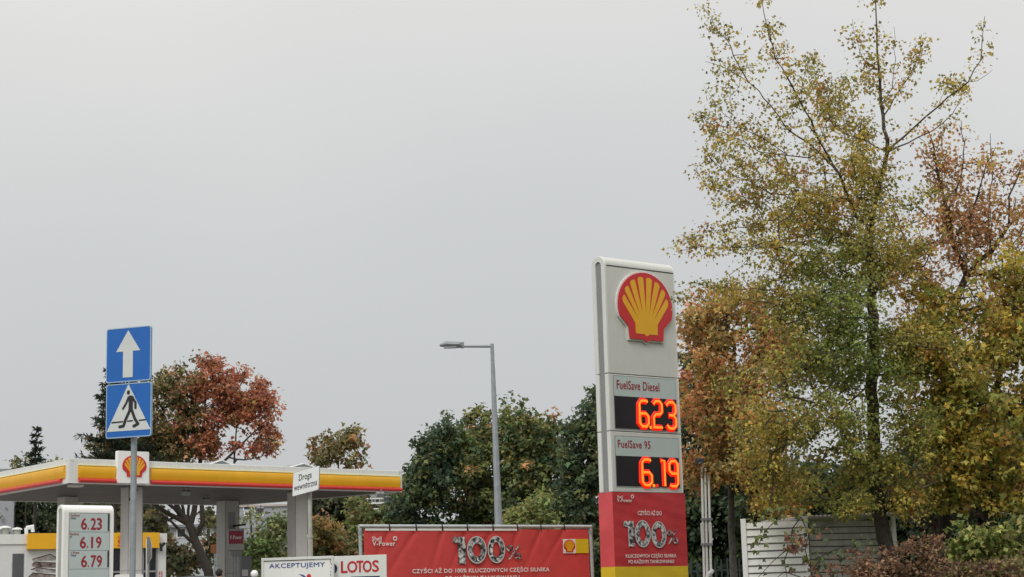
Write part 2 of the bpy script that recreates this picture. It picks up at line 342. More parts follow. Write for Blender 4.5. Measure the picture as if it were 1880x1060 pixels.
GAIN = 2.05
def tree(name, label, cat, base, limbs, blobs, palette, nper=30, cr_=.3, leaf=.09, shape='maple', limb_leaf=None, bark='bark',
         rtip=.006, rpow=.42, droop=.6, group=None, seed=1, jit=.10, step=.35, low=0, maxr=None, up=.15, bare=0.0, tintvar=.24, gap=-.45, gapf=1.0):
    """limbs: list of (polyline Nx3, attach radius); first is the trunk. blobs: (centre, radii xyz, clusters).
    palette(p Nx3, rng) -> Nx3 tint of each cluster.  limb_leaf: list of (start fraction, clusters per metre, spread) per limb"""
    rng = np.random.default_rng(seed)
    root = thing(name, label, cat, base, 0, group); B = np.array(base, float)
    nodes = []; par = []; minr = []
    for li, (pl, r0, r1) in enumerate(limbs):
        pl = resample(np.array(pl, float), step)
        if li == 0: prev = -1
        else: prev = int(np.argmin(np.linalg.norm(np.array(nodes) - pl[0], axis=1)))
        k = len(pl)
        for i, p in enumerate(pl):
            if li > 0 and i == 0 and np.linalg.norm(nodes[prev] - p) < .02: continue
            nodes.append(p + (rng.normal(0, .012, 3) if 0 < i < k - 1 else 0)); par.append(prev); minr.append(r0 + (r1 - r0) * i / max(1, k - 1)); prev = len(nodes) - 1
    ntr = len(nodes)
    C = []; 
    for c, r, k in blobs:
        c = np.array(c, float); r = np.array(r, float)
        d = rng.normal(0, 1, (k, 3)); d /= np.linalg.norm(d, axis=1)[:, None]; q = rng.random(k) ** .42
        ph = rng.random(9) * 6.3
        lob = 1 + .22 * np.sin(3 * d[:, 0] + ph[0]) * np.cos(4 * d[:, 2] + ph[1]) + .16 * np.sin(7 * d[:, 2] + ph[2] + 3 * d[:, 1]) + rng.normal(0, .09, k)
        pt = c + d * q[:, None] * r * lob[:, None]
        s1 = gapf / max(.3, float(r.mean())) ** .5
        g_ = np.sin(pt[:, 0] * 3.1 * s1 + ph[3]) * np.sin(pt[:, 2] * 3.7 * s1 + ph[4]) + .6 * np.sin(pt[:, 0] * 6.5 * s1 + ph[5] + pt[:, 1] * 2) * np.sin(pt[:, 2] * 7.1 * s1 + ph[6]) + .5 * np.sin(pt[:, 1] * 3 * s1 + ph[7])
        C.append(pt[g_ > gap])
    if limb_leaf:
        for li, (s0, dens, spread) in enumerate(limb_leaf):
            if dens <= 0: continue
            pl = resample(np.array(limbs[li][0], float), .1); k = len(pl); ln = k * .1
            m_ = int(ln * (1 - s0) * dens)
            if m_ < 1: continue
            ii = (s0 + (1 - s0) * rng.random(m_)) * (k - 1); q = pl[ii.astype(int)]
            fr = (ii / (k - 1))[:, None]; C.append(q + rng.normal(0, 1, (m_, 3)) * spread * (1.15 - .85 * fr) + [0, 0, .03])
    C = np.concatenate(C) if C else np.zeros((0, 3))
    tr = np.array(nodes); dist = np.array([np.min(np.linalg.norm(tr - c, axis=1)) for c in C]) if len(C) else np.zeros(0)
    order = np.argsort(dist); ND = np.zeros((len(nodes) + len(C) * 14, 3)); ND[:len(nodes)] = tr; cnt = len(nodes); ends = np.zeros(len(C), int)
    ax = tr.mean(0)
    for ci in order:
        c = C[ci]; dd = ND[:cnt] - c; d = np.linalg.norm(dd, axis=1) + np.maximum(0, dd[:, 2]) * .8
        if low: d = d + np.where(np.arange(cnt) < 1, 5, 0)
        j = int(np.argmin(d)); a = ND[j].copy(); ln = np.linalg.norm(c - a); k = min(12, max(1, int(ceil(ln / step)))); prev = j
        n0 = rng.normal(0, jit, 3) * min(1, ln)
        for i in range(1, k + 1):
            t = i / k; p = a + (c - a) * t + (n0 * sin(pi * t) + np.array([0, 0, -up * ln * sin(pi * t) * .5]) + rng.normal(0, .02, 3)) * (1 if i < k else 0)
            ND[cnt] = p; nodes.append(p); par.append(prev); minr.append(0); prev = cnt; cnt += 1
        ends[ci] = prev
    ND = ND[:cnt]; par = np.array(par); w = np.zeros(cnt); w[ends] += 1
    for i in range(cnt - 1, 0, -1):
        if par[i] >= 0: w[par[i]] += w[i]
    rad = np.maximum(rtip * np.maximum(w, .6) ** rpow, np.array(minr))
    if maxr: rad = np.minimum(rad, maxr)
    rad[:ntr] = np.array(minr)[:ntr]
    ii = np.where(par >= 0)[0]; ra = np.minimum(rad[par[ii]], rad[ii] * 1.5 + .002)
    bn = rad > .03
    for i in range(cnt):
        if par[i] >= 0 and not bn[par[i]]: bn[i] = False
    big = bn[ii]
    # trunk and thick limbs / thin branches
    nb = ND - B
    if big.any():
        wood('trunk', root, nb[par[ii[big]]], nb[ii[big]], ra[big], rad[ii[big]], M[bark], 9)
    if (~big).any():
        tw = wood('branches', root, nb[par[ii[~big]]], nb[ii[~big]], ra[~big], rad[ii[~big]], M['twig'], 4); tw['kind'] = 'stuff'
    # leaves
    if len(C):
        keep = rng.random(len(C)) > bare; CC = C[keep]
        n = rng.poisson(nper, len(CC)) + 1; ci = np.repeat(np.arange(len(CC)), n); tot = len(ci)
        off = rng.normal(0, 1, (tot, 3)); rr = np.linalg.norm(off, axis=1)[:, None]; off = off / rr * (rng.random((tot, 1)) ** .5) * cr_ * np.repeat(.6 + .8 * rng.random(len(CC)), n)[:, None] * [1, 1, .75]
        pos = CC[ci] + off; tn = palette(CC, rng)[ci] * (1 + rng.normal(0, tintvar, (tot, 1))) * (1 + rng.normal(0, .06, (tot, 3)))
        sz = leaf * (.65 + .6 * rng.random(tot))
        o = off / (cr_ + 1e-6) + (CC[ci] - ax) * [.25, .25, 0] / (np.linalg.norm(CC[ci] - ax, axis=1)[:, None] + .1)
        lv = leaves('crown', root, pos - B, o, sz, np.clip((tn * .95 + tn.mean(1, keepdims=True) * .05) * GAIN, .004, .9), shape, droop, rng); lv['kind'] = 'stuff'
    return root

def pal(*cols, w=None, f=None):
    cols = np.array(cols, float)
    def g(p, rng):
        k = rng.choice(len(cols), len(p), p=w); c = cols[k] * (1 + rng.normal(0, .15, (len(p), 1)))
        return f(p, c, rng) if f else c
    return g
def XY(p, Y): return P(p[0], p[1], Y)
def pl(pts, Y0, Y1=None):
    Y1 = Y0 if Y1 is None else Y1; n = len(pts); return [P(a, b, Y0 + (Y1 - Y0) * i / max(1, n - 1)) for i, (a, b) in enumerate(pts)]
def blob(px, py, rx, ry, Y, ry_m, k): return (P(px, py, Y), (rx * Y / FPX, ry_m, ry * Y / FPX), k)
def pxm(Y): return Y / FPX

# ================================================================== THE GROUND
def sheet(name, x0, x1, y0, y1, dz, m, nx=2, ny=60, kind='structure'):
    b = MB(); vs = []; fs = []
    ys = np.linspace(y0, y1, ny)
    for y in ys:
        for i in range(nx): vs.append((x0 + (x1 - x0) * i / (nx - 1), y, gz(y) + dz))
    for j in range(ny - 1):
        for i in range(nx - 1): a = j * nx + i; fs.append((a, a + 1, a + nx + 1, a + nx))
    b.add(vs, fs); return tag(b.build(name, m), kind=kind)
g = MB(); ys = [-900, -40] + list(np.linspace(-20, 60, 81)) + [200, 1500]
g.add([(x, y, gz(y)) for y in ys for x in (-1500, 1500)], [(2 * j, 2 * j + 1, 2 * j + 3, 2 * j + 2) for j in range(len(ys) - 1)])
tag(g.build('ground', M['grass']), kind='structure')
sheet('road', -200, 200, -6, 9, .008, M['asphalt'])
sheet('pavement', -200, 200, 9.14, 13, .12, M['paving'])
k = MB(); k.box(-200, 200, 9, 9.14, -.1, .13); tag(k.build('kerb', M['paving']), kind='structure')
b = MB()
for i in range(-20, 20): b.box(i * 6, i * 6 + 3, 1.4, 1.52, .010, .014)
tag(b.build('road_marking', mat('road_paint', (.7, .7, .68), .7, var=.15)), kind='structure')
sheet('forecourt', -60, 2.5, 31, 95, .012, M['paving'])

# ================================================================== EMBLEM
def pecten(par, F, cx, cz, w, h, y, depth=.03, backing=True, name='emblem'):
    def q(p): return [(cx + a * w, cz + b_ * h) for a, b_ in p]
    def outline(k=0):
        e_ = [( (.5 + k) * cos(t), .0 + (.5 + k) * sin(t)) for t in np.linspace(radians(198), radians(-18), 34)]
        return e_ + [(.325 + k, -.30 - k * .3), (.305 + k, -.475 - k), (.06, -.475 - k), (.0, -.515 - k), (-.06, -.475 - k), (-.305 - k, -.475 - k), (-.325 - k, -.30 - k * .3)]
    if backing:
        b = MB(); b.prism(q(outline(.022)), y - depth * .6, y + .001); b.build(name + '_backing', M['white'], par)
    b = MB(); b.prism(q(outline()), y - depth, y + .0005); b.build(name + '_shell', M['sred'], par)
    yy = y - depth - .004
    C = np.array([0, -.40]); ex, ez, ecz = .405, .375, .045
    ray_n = 8; a0, a1 = radians(183), radians(-3); st = (a1 - a0) / ray_n
    P_ = lambda a, k=1: np.array([ex * k * cos(a), ecz + ez * k * sin(a)])
    pts = [(-.20, -.395), (-.205, -.245)]
    for i in range(ray_n):
        g_ = st * .17
        A = a0 + i * st + (g_ if i else 0); B = a0 + (i + 1) * st - (g_ if i < 7 else 0)
        if i: 
            mid = P_(a0 + i * st); v = C + (mid - C) * .36; pts.append(tuple(v))
        for t in (0, .25, .5, .75, 1): pts.append(tuple(P_(A + (B - A) * t, 1 + .055 * sin(pi * t))))
    pts += [(.205, -.245), (.20, -.395), (.05, -.395), (0, -.43), (-.05, -.395)]
    b = MB(); b.prism(q(pts), yy, y - depth + .002); b.build(name + '_rays', M['syellow'], par)

def ring2(b, cx, cz, rx, rz, w, y0, y1, n=28):
    vs = []; fs = []
    for k, (a, c) in enumerate(((rx, rz), (rx - w, rz - w))):
        for yy in (y0, y1):
            vs += [(cx + a * cos(2 * pi * i / n), yy, cz + c * sin(2 * pi * i / n)) for i in range(n)]
    for i in range(n):
        j = (i + 1) % n
        fs += [(i, j, 2 * n + j, 2 * n + i), (i, n + i, n + j, j), (2 * n + i, 2 * n + j, 3 * n + j, 3 * n + i)]
    b.add(vs, fs)

def hundred(par, F, one, z1, z2, pc, y):
    """silver foil print 100%; boxes given in photo pixels"""
    def bx(q): a = F.uv(q[0], q[3]); c = F.uv(q[2], q[1]); return a[0], c[0], a[1], c[1]
    x0, x1, z0, zt = bx(one); w = x1 - x0; h = zt - z0; b = MB()
    b.prism([(x0, zt), (x1, zt), (x1, z0), (x0 + w * .42, z0), (x0 + w * .42, zt - h * .24), (x0, zt - h * .2)], y, y + .002)
    b.build('printed_numeral', M['chrome'], par)
    for q in (z1, z2):
        x0, x1, z0, zt = bx(q); b = MB(); ring2(b, (x0 + x1) / 2, (z0 + zt) / 2, (x1 - x0) / 2, (zt - z0) / 2, (x1 - x0) * .29, y, y + .002); b.build('printed_numeral', M['chrome'], par)
        b = MB(); ring2(b, (x0 + x1) / 2, (z0 + zt) / 2, (x1 - x0) / 2 * 1.03, (zt - z0) / 2 * 1.02, (x1 - x0) * .05, y - .002, y); b.build('printed_outline', mat('silver_print', (.6, .6, .6), .5), par)
    x0, x1, z0, zt = bx(pc); text(par, '%', x0, x1, z0, zt, y - .001, M['chrome'], .012, name='printed_numeral')

def tbox(par, F, s, q, y, m, bold=.02, **k):
    if bold > .03: bold = .03
    """text in the pixel box q = (left, top, right, bottom) of the photo on the plane of F"""
    a = F.uv(q[0], q[3] if len(q) < 5 else q[4]); c = F.uv(q[2], q[1]); a2 = F.uv(q[0], q[1])
    h = a2[1] - a[1]
    return text(par, s, a[0], c[0], a[1], a[1] + h, y, m, bold, **k)

# ================================================================== BIG PRICE TOTEM
T0 = P(1113, 600, 29.0); F = Frame(T0[0], 29.0, radians(37.7)); TZ = gz(29)
root = thing('price_totem', 'tall grey price totem with shell emblem, glowing orange prices and red wrapped base', 'sign', (T0[0], 29.0, TZ), F.h)
F.o[2] = TZ
zt = F.uv(1113, 469)[1]; z1 = F.uv(1113, 685)[1]; z2 = F.uv(1116, 791)[1]; z3 = F.uv(1119, 903)[1]; TW = F.uv(1246, 700)[0]; TD = .33
b = MB(); b.prismx(arch(.03, TD - .03, 0, zt - .03), .07, TW - .03); b.build('dark_core', M['dark'], root)
for i, (za, zb) in enumerate(((z1 + .006, zt), (z2 + .006, z1 - .006), (z3, z2 - .006))):
    b = MB()
    prof = arch(0, TD, za, zb) if i == 0 else [(0, za), (0, zb), (TD, zb), (TD, za)]
    b.prismx(prof, .045, TW - .02)
    b.build('cabinet', M['wgrey'], root, bevel=.008)
    w_ = .09
    b = MB()
    if i == 0: b.ringx(arch(-.004, TD + .004, za, zb + .004), arch(w_, TD - w_, za, zb - w_ - .01), 0, .05)
    else:
        b.box(0, .05, -.004, w_, za, zb); b.box(0, .05, TD - w_, TD + .004, za, zb)
    b.build('end_trim', M['white'], root, bevel=.01)
    b = MB()
    if i == 0: b.ringx(arch(-.004, TD + .004, za, zb + .004), arch(w_, TD - w_, za, zb - w_ - .01), TW - .03, TW)
    else: b.box(TW - .03, TW, -.004, TD + .004, za, zb)
    b.build('end_trim', M['white'], root, bevel=.01)
b = MB(); b.prismx(arch(w_ + .002, TD - w_ - .002, z3, zt - w_ - .02), .025, .044); b.build('side_recess', M['slotd'], root)
b = MB(); b.box(.05, TW - .02, -.003, .02, F.uv(1113, 488)[1], F.uv(1113, 486)[1]); b.build('cap_joint', M['dark'], root)
c0 = F.uv(1131.5, 560); c1 = F.uv(1230.5, 572); ct = F.uv(1178, 501)[1]; cb = F.uv(1183, 627)[1]
pecten(root, F, (c0[0] + c1[0]) / 2, (ct + cb) / 2 - .01, c1[0] - c0[0], (ct - cb) * 1.0, -.001, .055)
# price modules
def digit(bm, d, x0, x1, z0, z1, r, y):
    c = min(x1 - x0, z1 - z0) * .26; zm = (z0 + z1) / 2; xs = x0 + c; xe = x1 - c
    D = {'6': [[(x1 - c * .2, z1 - c * .35), (xe, z1), (xs, z1), (x0, z1 - c), (x0, z0 + c), (xs, z0), (xe, z0), (x1, z0 + c), (x1, zm - c), (xe, zm), (x0, zm)]],
         '2': [[(x0, z1 - c), (xs, z1), (xe, z1), (x1, z1 - c), (x1, zm + c), (xe, zm), (xs, zm), (x0, zm - c), (x0, z0), (x1, z0)]],
         '3': [[(x0, z1 - c), (xs, z1), (xe, z1), (x1, z1 - c), (x1, zm + c), (xe, zm), (x0 + c, zm)], [(xe, zm), (x1, zm - c), (x1, z0 + c), (xe, z0), (xs, z0), (x0, z0 + c)]],
         '1': [[(x0, z1 - c * .2), (x0 + (x1 - x0) * .75, z1 - c * .0), (x0 + (x1 - x0) * .75, z0)]],
         '9': [[(x0 + c * .2, z0 + c * .35), (xs, z0), (xe, z0), (x1, z0 + c), (x1, z1 - c), (xe, z1), (xs, z1), (x0, z1 - c), (x0, zm + c), (xs, zm), (x1, zm)]]}
    for s_ in D[d]: bm.tube([(a, y, q) for a, q in s_], r, 8, fy=.45)
for k, (gp, dp, name_, tb, digs, dots) in enumerate((
        ((1126, 690, 1241, 725), (1128, 727, 1243, 786), 'FuelSave Diesel', (1132, 698, 1209, 714), (('6', 1174, 736, 1190, 783), ('2', 1200, 737, 1215, 785), ('3', 1224, 739, 1240, 787)), ((1194, 785),)),
        ((1129, 801, 1244, 835), (1131, 837, 1247, 892), 'FuelSave 95', (1134, 808, 1193, 822), (('6', 1179, 844, 1196, 891), ('1', 1214, 846, 1222, 893), ('9', 1229, 847, 1244, 893)), ((1200, 892), (1206, 892))))):
    a = F.uv(gp[0], gp[1]); c = F.uv(gp[2], gp[1]); lo = F.uv(dp[0], dp[1])[1]; bo = F.uv(dp[0], dp[3])[1]
    b = MB(); b.prism(rrect(a[0] - .012, TW - .075, bo - .02, a[1] + .012, .01), -.004, .01); b.build('display_frame', M['slotd'], root)
    b = MB(); b.prism(rrect(a[0], TW - .085, lo + .003, a[1], .008), -.008, .01); b.build('name_panel', M['pgrey'], root)
    b = MB(); b.prism(rrect(a[0], TW - .085, bo, lo - .003, .008), -.007, .01); b.build('led_display', M['ledbg'], root)
    tbox(root, F, name_, tb, -.0105, M['rtext'], .03)
    for d_, x0_, y0_, x1_, y1_ in digs:
        p0 = F.uv(x0_ - .8, y1_); p1 = F.uv(x1_ - 2.6, y0_)
        dl = MB(); digit(dl, d_, p0[0], p1[0], F.uv(x0_, y1_)[1], F.uv(x0_, y0_)[1], .053, -.006)
        dd = dl.build('lit_digit', M['ledr'], root)  # wider red stroke stands in for the halo of light round the core
        dl = MB(); digit(dl, d_, p0[0], p1[0], F.uv(x0_, y1_)[1], F.uv(x0_, y0_)[1], .019, -.032); dl.build('led_core', M['led'], dd)
    for n_, (dx, dy) in enumerate(dots):
        p = F.uv(dx, dy); dl = MB(); dl.sphere((p[0], -.01, p[1]), .028, .02, .028); dl.build('lit_point', M['ledr'] if n_ else M['led'], root)
# wrapped base
zy = F.uv(1119, 1041)[1]; E_ = .014
def wrap(name, za, zb, m, side_m, ex):
    b = MB(); n = 26; r = random.Random(3)
    vs = []; fs = []; nx_ = 16
    for j in range(n + 1):
        z = za + (zb - za) * j / n
        for i in range(nx_ + 1):
            x = -ex + (TW + 2 * ex) * i / nx_
            y = -ex + .006 * sin(z * 9 + x * 3.1) * sin(x * 5 + z * 4) + .003 * sin(z * 31 + 7 * x)
            if i in (0, nx_): y = -ex
            vs.append((x, y, z))
    for j in range(n):
        for i in range(nx_): a = j * (nx_ + 1) + i; fs.append((a, a + 1, a + nx_ + 2, a + nx_ + 1))
    b.add(vs, fs); b.build(name, m, root, smooth=True)
    b = MB(); vs = []; fs = []
    for j in range(n + 1):
        z = za + (zb - za) * j / n
        for i in range(6):
            y = -ex + (TD + 2 * ex) * i / 5
            vs.append((-ex + (.008 * sin(z * 7 + y * 8) if 0 < i < 5 else 0), y, z))
    for j in range(n):
        for i in range(5): a = j * 6 + i; fs.append((a, a + 6, a + 7, a + 1))
    b.add(vs, fs); b.build(name, side_m, root, smooth=True)
    b = MB(); b.box(-ex + .010, TW + ex - .004, -ex + .03, TD + ex, za + .004, zb - .004); b.build('base_box', side_m, root)
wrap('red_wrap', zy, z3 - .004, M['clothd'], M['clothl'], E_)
wrap('yellow_wrap', 0, zy, M['ycloth'], M['ycloth'], E_)
b = MB(); b.box(-.10, TW + .10, -.1, TD + .1, -.25, .10); b.build('plinth', M['paving'], root)
fy = -E_ - .016
for s_, q in (('Shell', (1131, 910, 1141, 915)), ('V-Power', (1131, 915.5, 1158, 922)), ('CZYŚCI AŻ DO', (1169, 936, 1212, 946)), ('KLUCZOWYCH CZĘŚCI SILNIKA', (1147, 1016, 1239, 1026)), ('PO KAŻDYM TANKOWANIU', (1152, 1026.5, 1235, 1035))):
    tbox(root, F, s_, q, fy, M['wtext'], .035)
b = MB(); p = F.uv(1159, 912); ring2(b, p[0], p[1], .033, .033, .014, fy, fy + .002); b.build('printed_ring', M['wtext'], root)
hundred(root, F, (1144, 957, 1162, 1004), (1165, 956, 1191, 1005), (1195, 958, 1220, 1006), (1223, 973, 1242, 999), fy)

# ================================================================== BANNER ON A PIPE FRAME
B0 = P(668, 975, 28.0); F = Frame(B0[0], 28.0, radians(34.3), gz(28)); BW = F.uv(1080, 975)[0]
root = thing('banner', 'wide red advertising banner printed 100% laced into a pale pipe frame left of the totem', 'banner', (B0[0], 28, gz(28)), F.h)
zt = F.uv(668, 972)[1]; zb = .55; nx_, nz_ = 120, 34
ties = [F.uv(px, 966)[0] for px in (715, 764, 812, 858, 905, 950, 993, 1036)]
def fold(x, z):
    d = zt - z; f_ = 0
    for i, t in enumerate(ties):
        s_ = (x - t) + d * (.55 + .25 * sin(i * 2.1)); f_ += .030 * math.exp(-(s_ / .035) ** 2) * math.exp(-d / .5)
        s_ = (x - t) - d * (.3 + .2 * cos(i * 1.7)); f_ += .014 * math.exp(-(s_ / .04) ** 2) * math.exp(-d / .3)
    return f_ + .008 * sin(x * 2.3 + z * 1.1) + .004 * sin(x * 7 + z * 3)
vs = []; fs = []
for j in range(nz_ + 1):
    for i in range(nx_ + 1):
        x = BW * i / nx_; z = zb + (zt - .012 * (1 - min(1, min(abs(x - t) for t in ties) / .12)) * 0 - zb) * j / nz_
        vs.append((x, fold(x, z), z))
for j in range(nz_):
    for i in range(nx_): a = j * (nx_ + 1) + i; fs.append((a, a + 1, a + nx_ + 2, a + nx_ + 1))
b = MB(); b.add(vs, fs); b.build('banner_cloth', M['cloth'], root, smooth=True)
e0 = [0] + ties + [BW * 1.0]
for a, c in zip(e0[:-1], e0[1:]):
    if c > ties[5] + .01: continue
    b = MB(); b.box(a + .02, c - .02, -.012, -.008, zt - .022, zt + .012); b.build('hem', M['wtext'], root)
fx0, fx1 = F.uv(663, 1000)[0], F.uv(1087, 1000)[0]; zp = F.uv(668, 966.5)[1]
b = MB(); b.tube([(fx0 - .02, .03, zp), (fx1 + .02, .03, zp)], .031, 10); b.build('top_pipe', M['pipe'], root, smooth=True)
for x, lean in ((fx0, -.04), (fx1, -.03)):
    b = MB(); b.tube([(x - lean, .03, -.1), (x, .03, zp - .028)], .029, 10); p_ = b.build('post', M['pipe'], root, smooth=True)
    b = MB(); b.tube([(x, .03, zp - .13), (x, .03, zp - .05)], .036, 10); b.build('clamp', M['galv'], p_, smooth=True)
b = MB(); b.tube([(fx0, .03, .45), (fx1, .03, .45)], .026, 8); b.build('bottom_pipe', M['pipe'], root, smooth=True)
for x in (fx0, (fx0 + fx1) / 2, fx1):
    b = MB(); b.tube([(x, .05, zp * .6), (x, 1.1, 0)], .022, 8); b.build('brace', M['galv'], root)
for t in ties:
    b = MB(); b.tube([(t, .03 + .038 * cos(q), zp + .038 * sin(q)) for q in np.linspace(0, 2 * pi, 12, endpoint=False)], .010, 5, closed=True); b.build('tie', M['black'], root)
    b = MB(); b.box(t - .006, t + .006, -.014, -.010, zt - .03, zp); b.build('tie', M['black'], root)
fy = -.022
for s_, q in (('Shell', (682, 985.5, 699, 993)), ('V-Power', (683, 994, 724, 1002.5)), ('CZYŚCI AŻ DO 100% KLUCZOWYCH CZĘŚCI SILNIKA', (756, 1043, 1007, 1055)), ('PO KAŻDYM TANKOWANIU', (817, 1055.5, 952, 1068))):
    tbox(root, F, s_, q, fy, M['wtext'], .035)
b = MB(); p = F.uv(724, 989); ring2(b, p[0], p[1], .038, .038, .016, fy, fy + .002); b.build('printed_ring', M['wtext'], root)
hundred(root, F, (831, 986, 853, 1036), (857, 985, 891, 1035), (895, 984.5, 925, 1034), (929, 1001, 956, 1027), fy)
a = F.uv(1032, 990); c = F.uv(1056, 1016); e2 = F.uv(1079.5, 1016)
b = MB(); b.box(a[0], c[0], fy, fy + .003, c[1], a[1]); b.build('printed_panel', M['wtext'], root)
b = MB(); b.box(c[0] + .001, e2[0], fy, fy + .003, c[1], a[1]); b.build('printed_panel', mat('yellow_print', (.75, .56, .01), .6), root)
pecten(root, F, (a[0] + c[0]) / 2, (a[1] + c[1]) / 2, .245, .22, fy - .002, .001, False, 'printed_emblem')

# ================================================================== ROAD SIGNS ON A POLE
p = P(243, 900, 20.0); Fs = Frame(p[0], 20.0, radians(-20), gz(20))
root = thing('sign_pole', 'slim grey steel pole carrying the two blue road signs', 'pole', (p[0], 20.06, gz(20)), Fs.h)
ztop = Fs.uv(240, 604)[1]
b = MB(); b.tube([(0, .0, -.3), (0, 0, ztop)], .035, 14); b.build('pole_tube', M['galv'], root, smooth=True)
b = MB(); b.tube([(0, 0, ztop), (0, 0, ztop + .02)], .039, 14); b.build('pole_cap', M['black'], root, smooth=True)
def plate(name, label, TL, TR, BL, BR):
    a = Fs.uv(*TL, -.05); c = Fs.uv(*TR, -.05); d = Fs.uv(*BL, -.05); e_ = Fs.uv(*BR, -.05)
    x0 = (a[0] + d[0]) / 2; x1 = (c[0] + e_[0]) / 2; zt_ = (a[1] + c[1]) / 2; zb_ = (d[1] + e_[1]) / 2
    o = Fs.w((x0 + x1) / 2, -.05, zb_); r_ = thing(name, label, 'road sign', o, Fs.h); w_ = (x1 - x0) / 2; h_ = zt_ - zb_
    b = MB(); b.prism(rrect(-w_, w_, 0, h_, .03), 0, .008); b.build('sign_back', M['galv'], r_)
    b = MB(); rr = rrect(-w_, w_, 0, h_, .03); ri = rrect(-w_ + .011, w_ - .011, .011, h_ - .011, .024); n = len(rr)
    b.add([(p[0], -.006, p[1]) for p in rr] + [(p[0], -.006, p[1]) for p in ri] + [(p[0], .022, p[1]) for p in rr] + [(p[0], -.001, p[1]) for p in ri],
          [q for i in range(n) for q in ((i, (i + 1) % n, n + (i + 1) % n, n + i), (i, 2 * n + i, 2 * n + (i + 1) % n, (i + 1) % n), (n + i, n + (i + 1) % n, 3 * n + (i + 1) % n, 3 * n + i))])
    b.build('sign_rim', M['rim'], r_)
    b = MB(); b.prism(ri, -.003, .001); b.build('sign_face', M['blue'], r_)
    for z in (h_ * .25, h_ * .75):
        b = MB(); b.box(-.05, .05, .010, .09, z - .015, z + .015); b.build('bracket', M['galv'], r_)
    return r_, lambda u, v: (-w_ + 2 * w_ * u, v * h_)
r_, q = plate('road_sign', 'blue road sign with white upward arrow, upper plate above the pedestrian crossing sign', (195.4, 605.5), (277.5, 597), (195.4, 704.6), (277.5, 697.5))
b = MB(); b.prism([q(*a) for a in ((.49, .945), (.225, .56), (.38, .56), (.38, .08), (.60, .08), (.60, .56), (.76, .56))], -.006, -.002); b.build('arrow', M['signw'], r_)
r_, q = plate('road_sign', 'blue pedestrian crossing road sign with black walking figure in white triangle', (195.4, 707.5), (277.5, 700.5), (194.6, 805.8), (279, 801))
b = MB(); b.prism([q(*a) for a in ((.49, .985), (.025, .125), (.985, .125))], -.006, -.002); tr = b.build('triangle', M['signw'], r_)
def st(pts, w): b = MB(); return b
fig = MB()
fig.stroke([q(.13, .29), q(.385, .295)], .017, -.0085, -.005, False); fig.stroke([q(.475, .30), q(.60, .302)], .017, -.0085, -.005, False); fig.stroke([q(.73, .30), q(.89, .305)], .017, -.0085, -.005, False)
fig.build('crossing_line', M['black'], r_)
fig = MB()
fig.prism([(q(.495, .83)[0] + .021 * cos(t), q(.495, .83)[1] + .026 * sin(t)) for t in np.linspace(0, 2 * pi, 16, endpoint=False)], -.009, -.005)
fig.prism([q(*a) for a in ((.48, .755), (.55, .775), (.60, .75), (.595, .50), (.50, .48), (.505, .64))], -.0092, -.005)
for pts, w in (([(.585, .74), (.655, .63), (.655, .535)], .028), ([(.50, .74), (.455, .64), (.38, .535)], .024), ([(.535, .50), (.44, .33), (.395, .215), (.31, .205)], .034), ([(.57, .51), (.645, .33), (.715, .24), (.62, .20)], .034)): fig.stroke([q(*a) for a in pts], w, -.0118, -.005)
fig.build('walking_figure', M['black'], r_)

# ================================================================== SMALL PRICE PYLON (left)
p = P(116, 960, 33.0); F = Frame(p[0], 33.0, radians(40), gz(33)); zt = F.uv(116, 926.5)[1]; PW = F.uv(208.5, 990)[0]; PD = .28
root = thing('price_pylon', 'small white rounded price pylon with dark red 6.23, 6.19 and 6.79 panels', 'sign', (p[0], 33, gz(33)), F.h)
b = MB(); b.prismx(arch(0, PD, 0, zt, 16), .03, PW); b.build('pylon_body', M['white2'], root, smooth=True, bevel=.05)
b = MB(); b.ringx(arch(-.002, PD + .002, 0, zt + .002, 16), arch(.065, PD - .065, 0, zt - .07, 16), -.0, .06); b.build('end_trim', M['white2'], root, smooth=True, bevel=.012)
b = MB(); b.prismx(arch(.066, PD - .066, 0, zt - .072, 16), .018, .029); b.build('side_recess', M['slot'], root)
rows = [(943, 976.5), (977.3, 1010.6), (1011.4, 1045), (1045.8, 1079)]
xl = F.uv(127.5, 960)[0]; xr = F.uv(200.5, 960)[0]
b = MB(); b.box(xl - .012, xr + .014, -.004, .01, F.uv(128, 1082)[1], F.uv(128, 942)[1] + .008); b.build('panel_frame', M['slotd'], root)
prices = [('6.23', (148.5, 951.5, 186, 972.5), 'FuelSave', 'Diesel'), ('6.19', (146.3, 986, 185, 1006.5), 'FuelSave', '95'), ('6.79', (148.5, 1020.5, 186, 1041.5), 'V-Power', 'Diesel'), None]
